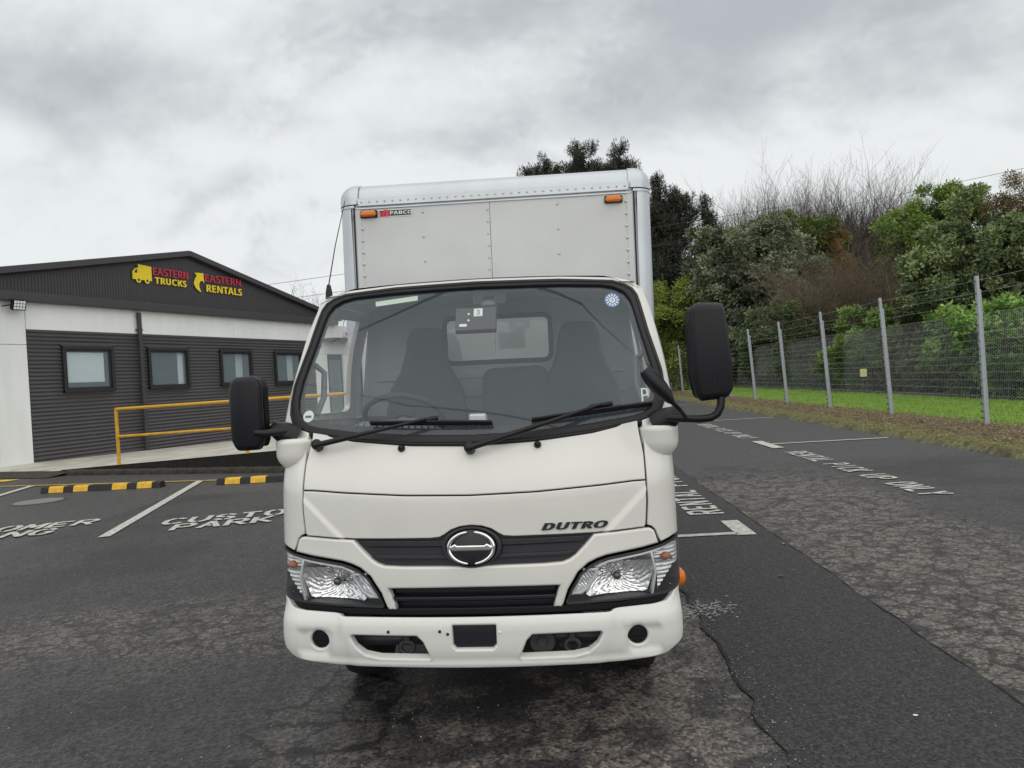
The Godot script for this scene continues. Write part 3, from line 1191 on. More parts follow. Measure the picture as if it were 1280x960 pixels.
	fs.bx(Vector3((s0 + s1) / 2, eave + 0.11, 0.10), Vector3(s1 - s0 + 0.1, 0.24, 0.22), 0.02)
	part("fascia", fs, M.flashing, b)
	for side in [-1, 1]:
		var e: float = s0 - 0.3 if side < 0 else s1 + 0.3
		var p := Vector2(e, roof_h.call(e))
		var d := (peak - p) if side < 0 else (p - peak)
		var ln := d.length()
		var mid := (peak + p) / 2
		var bf := MB.new()
		bf.box(Vector3(ln, 0.17, 0.26), 0.015, Transform3D(Basis(Vector3(0, 0, 1), d.angle()), Vector3(mid.x, mid.y - 0.02, 0.13)))
		part("barge_flashing", bf, M.flashing, b)
		var rf := MB.new()
		rf.box(Vector3(ln, 0.06, 20.0), 0.01, Transform3D(Basis(Vector3(0, 0, 1), d.angle()), Vector3(mid.x, mid.y + 0.0, -10.0)))
		part("roof", rf, M.flashing, b)
	var dp := MB.new()
	dp.bx(Vector3(3.33, 2.05, 0.09), Vector3(0.12, 4.1, 0.10), 0.02)
	for y in [0.6, 2.0, 3.6]:
		dp.bx(Vector3(3.33, y, 0.07), Vector3(0.17, 0.05, 0.12), 0.006)
	part("downpipe", dp, M.flashing, b)
	# the two signs on the gable
	var place := func(x0: float, y0: float, slant: float, flat := 1.0) -> Callable:
		return func(p: Vector3) -> Vector3: return b.transform * Vector3(x0 + p.x * flat, y0 + p.y + p.x * slant, 0.115 + p.z)
	var t1 := thing("wall_sign", "wall sign of red and yellow words beside a yellow truck picture", "sign")
	var icon := MB.new()
	var icx := b.transform * Transform3D(Basis(), Vector3(3.18, 4.98, 0.115))
	icon.prism(P2([0.0, 0.08, 0.0, 0.30, 0.10, 0.40, 0.21, 0.42, 0.21, 0.53, 0.69, 0.50, 0.69, 0.08, 0.60, 0.08, 0.52, 0.16, 0.42, 0.08, 0.30, 0.08, 0.20, 0.16, 0.11, 0.08]), 0.02, icx)
	for x in [0.2, 0.51]:
		icon.prism(ellipse(x, 0.07, 0.085, 0.085, 20), 0.02, icx * Transform3D(Basis(), Vector3(0, 0, 0.004)))
	part("yellow_truck_picture", icon, M.sign_yellow, t1)
	for x in [0.2, 0.51]:
		var hole := MB.new()
		hole.prism(ellipse(x, 0.07, 0.04, 0.04, 16), 0.004, icx * Transform3D(Basis(), Vector3(0, 0, 0.009)))
		part("wheel_middle", hole, M.gable, t1)
	var pane := MB.new()
	pane.prism(P2([0.05, 0.27, 0.17, 0.27, 0.17, 0.37, 0.12, 0.37]), 0.004, icx * Transform3D(Basis(), Vector3(0, 0, 0.004)))
	part("cab_window", pane, M.gable, t1)
	sign_words(t1, place, "EASTERN", 3.93, 5.255, 1.38, 0.215, false, M.sign_red, "red_word")
	sign_words(t1, place, "TRUCKS", 3.98, 4.995, 1.24, 0.19, true, M.sign_yellow, "yellow_word")
	var t2 := thing("wall_sign", "wall sign of red and yellow words beside a curved yellow arrow", "sign")
	var ar := MB.new()
	var arx := b.transform * Transform3D(Basis(), Vector3(5.55, 4.90, 0.115))
	var ap := PackedVector2Array()
	for k in 9:
		ap.append(Vector2(0.29, 0.0).lerp(Vector2(0.02, 0.2), k / 8.0) + Vector2(0, 0) if k == 0 else Vector2(0.36 - 0.36 * sin(0.25 + k * 0.155), 0.30 - 0.30 * cos(0.25 + k * 0.155)))
	ap.append_array(P2([0.06, 0.40, 0.14, 0.50, 0.06, 0.60, 0.43, 0.62, 0.45, 0.30, 0.37, 0.38, 0.27, 0.33, 0.22, 0.25, 0.22, 0.16]))
	ar.prism(ap, 0.02, arx)
	part("curved_arrow", ar, M.sign_yellow, t2)
	sign_words(t2, place, "EASTERN", 6.05, 5.265, 1.66, 0.225, false, M.sign_red, "red_word")
	sign_words(t2, place, "RENTALS", 6.08, 4.93, 1.66, 0.225, true, M.sign_yellow, "yellow_word")
	var t3 := thing("wall_sign", "small red and white sign on the white wall beyond the truck", "sign")
	var sb := MB.new()
	sb.box(Vector3(1.3, 0.28, 0.03), 0.003, b.transform * Transform3D(Basis(), Vector3(14.6, 3.85, 0.03)))
	part("sign_board", sb, M.sticker_white, t3)
	var sr := MB.new()
	sr.box(Vector3(1.1, 0.1, 0.01), 0.002, b.transform * Transform3D(Basis(), Vector3(14.6, 3.85, 0.05)))
	part("red_band", sr, M.sign_red, t3)
	# floodlight under the eave
	var fl := thing("floodlight", "square black floodlight under the eave of the white wall", "lamp", b.transform * Vector3(-0.42, 4.05, 0.24), b.rotation.y)
	var fh := MB.new()
	fh.box(Vector3(0.36, 0.26, 0.09), 0.015, Transform3D(Basis(Vector3.RIGHT, 0.25), Vector3.ZERO))
	part("housing", fh, M.black_plastic, fl)
	for i in 4:
		for j in 3:
			var le := MB.new()
			le.box(Vector3(0.062, 0.062, 0.01), 0.003, Transform3D(Basis(Vector3.RIGHT, 0.25), Basis(Vector3.RIGHT, 0.25) * Vector3((i - 1.5) * 0.074, (j - 1) * 0.074, 0.047)))
			part("led_cell", le, M.blind, fl)
	var bk := MB.new()
	bk.tube([Vector3(-0.25, -0.02, -0.22), Vector3(-0.25, -0.02, 0), Vector3(-0.17, 0, 0)], 0.015, 6)
	part("bracket", bk, M.black_plastic, fl)


func sign_words(t: Node3D, place: Callable, text: String, x: float, y: float, width: float, high: float, bold: bool, m: Material, called: String) -> void:
	# first measured, then fitted to its width on the wall
	var probe := MB.new()
	probe.lettering(text, high, 0.02, bold, func(p): return p)
	var w := 0.0
	var lo := 1e9
	for p in probe.v:
		w = maxf(w, p.x)
		lo = minf(lo, p.x)
	var mb := MB.new()
	var f: Callable = place.call(x, y, 0.0, width / (w - lo))
	mb.lettering(text, high, 0.02, bold, func(p): return f.call(p - Vector3(lo, 0, 0)))
	part(called, mb, m, t)


# ------------------------------------------------------------------ ramp, kerb, handrail, wheel stops

const KA := Vector3(-11.203, 0.0, -16.815)
const KD := Vector3(0.9463, 0.0, 0.3232)
const KN := Vector3(-0.3232, 0.0, 0.9463)   # towards the car park


func ramp() -> void:
	var k := func(s: float, y: float, back: float) -> Vector3: return KA + KD * s - KN * back + Vector3.UP * y
	var top := func(s: float) -> float: return 0.075 + maxf(s, -4.0) * 0.052 if s > 0 else 0.075 + s * 0.01
	var f := func(s: float) -> Vector3:
		# where the pavement meets the front of the office, for the same step along the ramp
		var d := clampf(-1.0 + (s + 2.0) * 1.15, -3.2, 15.0)
		return OB + OD * d + Vector3.UP * clampf(0.17 - d * 0.019, 0.02, 0.19) + ON * -0.02
	var pv := MB.new()
	pv.grid(func(i: int, j: int):
		var s := -3.2 + 16.0 * i / 64.0
		var a: Vector3 = k.call(s, top.call(s), 0.12)
		return a.lerp(f.call(s), j / 16.0), 64, 16, Vector3.UP)
	struct(part("concrete_ramp", pv, M.concrete), "pale concrete ramp rising along the office", "path")
	var rw := MB.new()
	rw.grid(func(i: int, j: int):
		var s := 0.2 + 12.6 * i / 63.0
		return k.call(s, lerpf(-0.02, top.call(s) + 0.012, j / 3.0), 0.10 + 0.015 * (j % 2)), 63, 3, KN)
	rw.grid(func(i: int, j: int):
		var s := 0.2 + 12.6 * i / 63.0
		return k.call(s, top.call(s) + 0.012, 0.10 + 0.12 * j), 63, 1, Vector3.UP)
	tag(part("retaining_wall", rw, M.mould_wall), "blackened low wall holding up the concrete ramp", "wall")
	var kb := MB.new()
	var kn := noise(FastNoiseLite.TYPE_SIMPLEX, 3.0, 61, 3)
	var kp := [Vector2(0.0, 0.0), Vector2(0.0, 0.08), Vector2(0.02, 0.105), Vector2(0.16, 0.11)]
	kb.grid(func(i: int, j: int):
		var s := 0.55 + 12.3 * i / 120.0
		return k.call(s, kp[j].y + 0.008 * kn.get_noise_2d(s * 4.0, j), kp[j].x - 0.08 + 0.01 * kn.get_noise_2d(s * 5.0, j + 9)), 120, 3, KN + Vector3.UP)
	struct(part("kerb", kb, M.kerb_stone), "worn dark kerb in front of the ramp wall", "kerb")
	var ap := MB.new()
	ap.grid(func(i: int, j: int):
		var s := -6.0 + 6.6 * i / 20.0
		return k.call(s, 0.012 + 0.064 * j / 2.0, -0.55 + 0.36 * j), 20, 2, Vector3.UP)
	struct(part("kerb_crossing", ap, M.kerb_stone), "dipped kerb beside the white wall", "kerb")
	# handrail
	var hr := thing("handrail", "yellow tubular handrail along the concrete ramp", "handrail", k.call(1.85, 0.2, 0.22))
	var o := hr.position
	var rt := MB.new()
	rt.tube([k.call(1.85, 1.40, 0.22) - o, k.call(12.4, 1.50, 0.22) - o], 0.034, 10)
	part("top_rail", rt, M.rail_yellow, hr)
	var rm := MB.new()
	rm.tube([k.call(1.87, 0.80, 0.22) - o, k.call(12.4, 1.06, 0.22) - o], 0.029, 10)
	part("middle_rail", rm, M.rail_yellow, hr)
	for s in [1.85, 5.35, 8.85, 12.35]:
		var pp := MB.new()
		var foot: float = top.call(s)
		pp.tube([k.call(s, foot, 0.22) - o, k.call(s, 1.41 + 0.0095 * (s - 1.85), 0.22) - o], 0.036, 10)
		pp.bx(k.call(s, foot + 0.012, 0.22) - o, Vector3(0.12, 0.015, 0.12), 0.003)
		part("post", pp, M.rail_yellow, hr)
	# wheel stops
	var ws := make_stop()
	ws.position = Vector3(-7.98, 0.004, -13.40)
	tag(ws, "black and yellow rubber wheel stop in the bay beside the manhole", "wheel stop", "rubber wheel stops")
	ws.rotation.y = -0.03
	var w2 := ws.duplicate()
	w2.name = "wheel_stop"
	add_child(w2, true)
	w2.position = Vector3(-4.72, 0.004, -13.27)
	w2.rotation.y = -0.03
	tag(w2, "black and yellow rubber wheel stop partly hidden behind the truck", "wheel stop", "rubber wheel stops")


func make_stop() -> Node3D:
	var t := thing("wheel_stop", "", "wheel stop")
	var prof := P2([0.10, 0.0, 0.075, 0.085, 0.05, 0.10, -0.05, 0.10, -0.075, 0.085, -0.10, 0.0])
	var turn := Basis(Vector3.UP, PI / 2)
	var body := MB.new()
	body.prism(prof, 2.22, Transform3D(turn, Vector3(1.11, 0, 0)))
	part("rubber_block", body, M.rubber, t)
	for x in [-0.82, -0.36, 0.36, 0.82]:
		var y := MB.new()
		y.prism(P2([0.104, 0.002, 0.079, 0.087, 0.052, 0.104, -0.052, 0.104, -0.079, 0.087, -0.104, 0.002]), 0.27, Transform3D(turn, Vector3(x + 0.135, 0, 0)))
		part("yellow_pad", y, M.stop_yellow, t)
	return t


# ------------------------------------------------------------------ fences

func electric_fence() -> void:
	var t := thing("electric_fence", "tall electric fence of steel posts and many wires beside the lane", "fence", Vector3(8.36, 0.06, -15))
	var o := t.position
	var zs := []
	for k in 15:
		zs.append(-7.0 - 4.0 * k)
	var lean := []
	for z in zs:
		lean.append(0.01 if z > -17.0 else 0.045 + 0.006 * sin(z * 3.0))
	var ys := [0.16, 0.28, 0.40, 0.55, 0.70, 0.85, 1.0, 1.15, 1.3, 1.45, 1.6, 1.75, 1.9, 2.05, 2.25, 2.45, 2.65, 2.88]
	for k in zs.size():
		var c := Vector3(8.36, 0, zs[k]) - o
		var tilt := Basis(Vector3(0, 0, 1), lean[k])
		var pm := MB.new()
		pm.box(Vector3(0.056, 2.98, 0.012), 0.003, Transform3D(tilt, c + tilt * Vector3(0, 1.49, 0.03)))
		pm.box(Vector3(0.012, 2.98, 0.06), 0.003, Transform3D(tilt, c + tilt * Vector3(-0.024, 1.49, 0)))
		pm.box(Vector3(0.012, 2.98, 0.06), 0.003, Transform3D(tilt, c + tilt * Vector3(0.024, 1.49, 0)))
		part("post", pm, M.galv, t)
		var ps := MB.new()
		ps.box(Vector3(0.036, 2.72, 0.036), 0.005, Transform3D(tilt, c + tilt * Vector3(0.065, 1.36, -0.03)))
		part("rear_post", ps, M.galv, t)
		var ins := MB.new()
		for y in ys:
			ins.box(Vector3(0.05, 0.03, 0.03), 0.006, Transform3D(tilt, c + tilt * Vector3(-0.065, y, 0.02)))
		stuff(part("insulators", ins, M.black_plastic, t))
	for y in ys:
		var w := MB.new()
		var pts := []
		for k in zs.size():
			pts.append(Vector3(8.36 - 0.085 - y * lean[k], y, zs[k] + 0.02) - o)
		w.tube(pts, 0.0028, 3)
		part("wire", w, M.wire, t)


func link_fence() -> void:
	var t := thing("link_fence", "diamond mesh fence at the far edge of the lawn", "fence", Vector3(12.3, 0.1, -20))
	var mb := MB.new()
	var p := 0.0430
	var n := 35
	for i in n:
		var pts := []
		var x := 3.0 * i / n
		var k := 0
		while k * p < 2.45:
			pts.append(Vector3((0.003 if k % 2 else -0.003), k * p, -(x + (0.0430 if (k + i) % 2 else 0.0))))
			k += 1
		mb.tube(pts, 0.0026, 3, false)
	var mesh := mb.done()
	for k in 19:
		var z := 11.0 - 3.0 * k
		part("mesh_panel", mesh, M.link, t, Vector3(0, 0.02, z))
		var ps := MB.new()
		ps.tube([Vector3(0.04, 0, z), Vector3(0.04, 2.5, z)], 0.022, 6)
		part("post", ps, M.steel, t)
	for y in [0.05, 1.25, 2.46]:
		var w := MB.new()
		w.tube([Vector3(0, y, 11.0), Vector3(0, y, -46.0)], 0.003, 3)
		part("line_wire", w, M.wire, t)
	var labels := ["yellow warning sign low on the mesh fence below the bare brown bush", "yellow warning sign on the mesh fence just past the large mirror", "farthest yellow warning sign, near the end of the mesh fence"]
	var at := [Vector3(12.24, 0.98, -30.0), Vector3(12.24, 1.0, -47.2), Vector3(12.24, 1.2, -60.0)]
	for k in 3:
		var s := thing("warning_sign", labels[k], "sign", at[k], -0.55, "warning signs on the mesh fence")
		var b := MB.new()
		b.bx(Vector3.ZERO, Vector3(0.24, 0.30, 0.012), 0.003)
		part("sign_plate", b, mat(0.72, 0.66, 0.30, 0.5), s)


func wires() -> void:
	var runs := [
		["topmost power line, crossing the sky above the trees at the right", Vector3(-30.0, 3.9, -44.0), Vector3(45.0, 14.6, -47.0)],
		["second power line from the top, passing the reddish tree at the right", Vector3(-30.0, 2.7, -44.0), Vector3(45.0, 13.0, -47.0)],
		["power line behind the box of the truck, just above the dark conifer branches", Vector3(-40.0, 6.2, -43.5), Vector3(16.0, 10.8, -45.7)],
		["lower power line to the left of the truck box above the office roof", Vector3(-40.0, 5.4, -43.5), Vector3(14.0, 9.45, -45.6)],
	]
	for r in runs:
		var mb := MB.new()
		var eye := Vector3(0, 1.55, 0)
		var a: Vector3 = eye + (r[1] - eye) * 1.22
		var e: Vector3 = eye + (r[2] - eye) * 1.22
		var d := e - a
		var pts := []
		for k in 33:
			var q := k / 32.0
			pts.append(d * q - Vector3.UP * 0.35 * (1.0 - pow(2.0 * q - 1.0, 2)))
		mb.tube(pts, 0.016, 5)
		tag(part("power_line", mb, M.print_dark, null, a), r[0], "power line", "power lines")
	# two cables high over the car park, seen as thin dark lines in the windscreen's reflection
	var over := [
		["overhead cable reflected as a dark curve in the lower left of the windscreen", [Vector3(-22, 7.4, -12.5), Vector3(-9, 7.1, -3.4), Vector3(-5.26, 7, -0.98), Vector3(-4.2, 7, -0.1), Vector3(-2.93, 7, 0.66), Vector3(-1.62, 7, 1.02), Vector3(0.6, 7, 1.5), Vector3(9, 7.2, 3.4), Vector3(24, 7.6, 7)]],
		["overhead cable reflected as a dark curve in the upper right of the windscreen", [Vector3(-20, 7.4, -3.4), Vector3(-6, 7.1, -2.0), Vector3(-0.04, 7, -1.73), Vector3(0.73, 7, -1.73), Vector3(1.2, 7, -1.68), Vector3(1.9, 7, -1.1), Vector3(6, 7.1, 2.6), Vector3(18, 7.5, 14)]],
	]
	for r in over:
		var mb := MB.new()
		mb.tube(r[1], 0.014, 6)
		tag(part("overhead_cable", mb, M.print_dark), r[0], "cable", "overhead cables")


# ------------------------------------------------------------------ trees and shrubs

func clump(sd: int, leaves: int, size: float, leaf_len: float, leaf_w: float, droop := 0.0) -> ArrayMesh:
	# a handful of leaves on short twigs
	var r := RandomNumberGenerator.new()
	r.seed = sd
	var mb := MB.new()
	for k in leaves:
		var d := Vector3(r.randfn(), r.randfn(), r.randfn()).normalized()
		var o := d * size * pow(r.randf(), 0.5)
		var l := (d + Vector3(r.randfn(), r.randfn() + 0.3 - droop, r.randfn()) * 0.6).normalized() * leaf_len * r.randf_range(0.7, 1.3)
		var w := l.cross(Vector3(r.randfn(), r.randfn(), r.randfn())).normalized() * leaf_w * r.randf_range(0.7, 1.2)
		var up := l.cross(w).normalized()
		var mid := o + l * 0.45 + up * leaf_w * 0.25
		mb.face(o, mid + w, o + l, d)
		mb.face(o, o + l, mid - w, d)
	return mb.done()


func limbs(mb: MB, from: Vector3, dir: Vector3, length: float, rad: float, depth: int, spread: float, r: RandomNumberGenerator, up := 0.15, sides := 5) -> void:
	var pts := [from]
	var rads := [rad]
	var d := dir.normalized()
	var p := from
	for k in 3:
		d = (d + Vector3(r.randfn(), r.randfn(), r.randfn()) * 0.12 + Vector3.UP * up * 0.5).normalized()
		p += d * length / 3.0
		pts.append(p)
		rads.append(rad * (1.0 - 0.17 * (k + 1)))
	mb.tube(pts, rads, sides, false)
	if depth <= 0:
		return
	for k in (3 if depth > 1 else 4):
		var b: Vector3 = pts[1 + mini(k, 2)]
		var nd := (d + Vector3(r.randfn(), r.randfn() * 0.6, r.randfn()) * spread + Vector3.UP * up).normalized()
		limbs(mb, b, nd, length * r.randf_range(0.55, 0.8), rad * 0.55, depth - 1, spread, r, up, 3 if depth < 3 else 4)


func leafy(called: String, label: String, category: String, at: Vector3, blobs: Array, mesh: Mesh, count: int, scale: float, dark: Color, light: Color, sd: int, group := "", trunk_r := 0.14, shell := 0.55) -> Node3D:
	# blobs: [centre offset, radii]; clumps sit through their outer layers, in lumps with gaps
	var t := thing(called, label, category, at, 0.0, group)
	var r := RandomNumberGenerator.new()
	r.seed = sd
	var tm := MB.new()
	for b in blobs:
		var c: Vector3 = b[0]
		var foot := Vector3(c.x * 0.15, 0, c.z * 0.15)
		var pts := []
		for k in 5:
			var q := k / 4.0
			pts.append(foot.lerp(c, q) + Vector3(r.randfn(), 0, r.randfn()) * 0.12 * q)
		tm.tube(pts, [trunk_r, trunk_r * 0.85, trunk_r * 0.65, trunk_r * 0.45, trunk_r * 0.25], 6, false)
		for k in 5:
			var d := Vector3(r.randfn(), absf(r.randfn()) * 0.6, r.randfn()).normalized()
			tm.tube([pts[3], pts[3].lerp(c + d * b[1] * 0.5, 0.6) + Vector3(0, 0.1, 0), c + d * b[1] * 0.85], [trunk_r * 0.4, trunk_r * 0.25, trunk_r * 0.08], 4, false)
	part("trunk", tm, M.bark, t)
	var lump := noise(FastNoiseLite.TYPE_SIMPLEX, 0.9, sd, 2)
	var total := 0.0
	for b in blobs:
		total += b[1].x * b[1].y + b[1].z * b[1].y
	var list := []
	for b in blobs:
		var rr: Vector3 = b[1]
		var want := int(count * (rr.x * rr.y + rr.z * rr.y) / total)
		# leaf heads: small domes on the outside of the crown with gaps between, and a sparser dim inside
		var heads := maxi(3, want / 13)
		for h in heads:
			var d := Vector3(r.randfn(), r.randfn() * 0.9 + 0.15, r.randfn()).normalized()
			var ln := lump.get_noise_3d(d.x * 1.6 + b[0].x, d.y * 1.6 + b[0].y, d.z * 1.6 + b[0].z)
			var c: Vector3 = b[0] + d * rr * (r.randf_range(0.74, 1.0) + 0.40 * ln)
			var hr := (rr.x + rr.y) * 0.5 * r.randf_range(0.14, 0.27)
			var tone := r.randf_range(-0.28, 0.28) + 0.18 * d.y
			for k in 10:
				var e := (Vector3(r.randfn(), r.randfn(), r.randfn()).normalized() + d * 0.55 + Vector3.UP * 0.45).normalized()
				var p := c + e * hr * Vector3(1.15, 0.8, 1.15) * pow(r.randf(), 0.4)
				if p.y > 0.05:
					list.append([p, e, tone])
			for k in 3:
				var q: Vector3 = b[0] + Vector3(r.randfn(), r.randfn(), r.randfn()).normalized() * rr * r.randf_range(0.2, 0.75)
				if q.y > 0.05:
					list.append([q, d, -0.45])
	var cl := noise(FastNoiseLite.TYPE_SIMPLEX, 1.3, sd + 5, 2)
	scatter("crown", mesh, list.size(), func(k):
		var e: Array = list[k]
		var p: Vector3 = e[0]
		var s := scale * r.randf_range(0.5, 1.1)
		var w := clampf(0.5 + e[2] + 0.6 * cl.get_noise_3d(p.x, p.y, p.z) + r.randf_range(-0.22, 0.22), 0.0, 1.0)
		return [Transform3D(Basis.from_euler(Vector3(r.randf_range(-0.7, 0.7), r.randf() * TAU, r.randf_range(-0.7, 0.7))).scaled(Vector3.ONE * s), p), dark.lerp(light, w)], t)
	return t


func conifer(label: String, at: Vector3, height: float, width: float, sd: int, mesh: Mesh, tops: int) -> void:
	# macrocarpa: ragged rising boughs round a few leaders of unequal height
	var t := thing("conifer_tree", label, "tree", at, 0.0, "dark conifers behind the truck")
	var r := RandomNumberGenerator.new()
	r.seed = sd
	var tm := MB.new()
	var list := []
	for a in tops:
		var off := Vector3(r.randf_range(-1, 1), 0, r.randf_range(-0.5, 0.5)) * width * (0.0 if a == 0 else 0.75)
		var hh := height * (1.0 if a == 0 else r.randf_range(0.85, 0.99))
		var pts := []
		for k in 7:
			pts.append(Vector3(off.x * pow(k / 6.0, 1.3), hh * k / 6.0, off.z * pow(k / 6.0, 1.3)) + Vector3(r.randfn(), 0, r.randfn()) * 0.1)
		tm.tube(pts, [0.5, 0.42, 0.34, 0.26, 0.18, 0.1, 0.03], 6, false)
		var n := int(hh * 3.4)
		for k in n:
			var q := 0.15 + 0.85 * (k + r.randf()) / n
			var c := Vector3(off.x * pow(q, 1.3), hh * q, off.z * pow(q, 1.3))
			var ang := r.randf() * TAU
			var reach := width * (0.05 + 0.95 * pow(1.0 - q, 0.62)) * (0.35 + 0.75 * pow(r.randf(), 1.6))
			var d := Vector3(cos(ang), r.randf_range(0.15, 0.7), sin(ang))
			var tip := c + d * reach + Vector3.UP * reach * 0.22
			tm.tube([c, c + d * reach * 0.5, tip], [0.07, 0.045, 0.015], 3, false)
			# a bough: tufts along it, thicker towards its tip, some rising above it
			var m := 4 + int(reach * 5.0)
			for i in m:
				var w := pow((i + r.randf()) / m, 0.7)
				var p := c.lerp(tip, w) + Vector3.UP * reach * 0.05 * sin(w * 6.0)
				var fine := 1.15 - 0.62 * q
				list.append([p + Vector3(r.randfn() * 0.26, absf(r.randfn()) * 0.30 - 0.05, r.randfn() * 0.26) * fine, fine])
	part("trunk", tm, M.bark, t)
	scatter("crown", mesh, list.size(), func(k):
		var s: float = r.randf_range(0.6, 1.35) * list[k][1]
		return [Transform3D(Basis.from_euler(Vector3(r.randf_range(-0.4, 0.4), r.randf() * TAU, r.randf_range(-0.4, 0.4))).scaled(Vector3(s, s * 1.4, s)), list[k][0]), Color(0.022, 0.028, 0.018).lerp(Color(0.06, 0.066, 0.042), r.randf())], t)


func bare(called: String, label: String, at: Vector3, height: float, stems: int, spread: float, width: float, m: Material, sd: int, up: float, depth := 4, rad := 0.07) -> void:
	var t := thing(called, label, "tree", at, 0.0, "")
	var r := RandomNumberGenerator.new()
	r.seed = sd
	var trunk := MB.new()
	var tw := MB.new()
	for k in stems:
		var foot := Vector3(r.randf_range(-1, 1), 0, r.randf_range(-1, 1)) * width
		var lift := height * r.randf_range(0.38, 0.48)
		var head := foot + Vector3(r.randfn() * 0.3, lift, r.randfn() * 0.3)
		trunk.tube([foot, foot.lerp(head, 0.5) + Vector3(r.randfn(), 0, r.randfn()) * 0.1, head], [rad * 1.5, rad * 1.25, rad], 6, false)
		for i in 4:
			limbs(tw, foot.lerp(head, 0.50 + 0.16 * i), Vector3(r.randfn() * spread, 1.0, r.randfn() * spread), height * r.randf_range(0.24, 0.34), rad * 0.6, depth - 1, spread, r, up, 4)
	part("trunk", trunk, m, t)
	stuff(part("branches", tw, m, t))


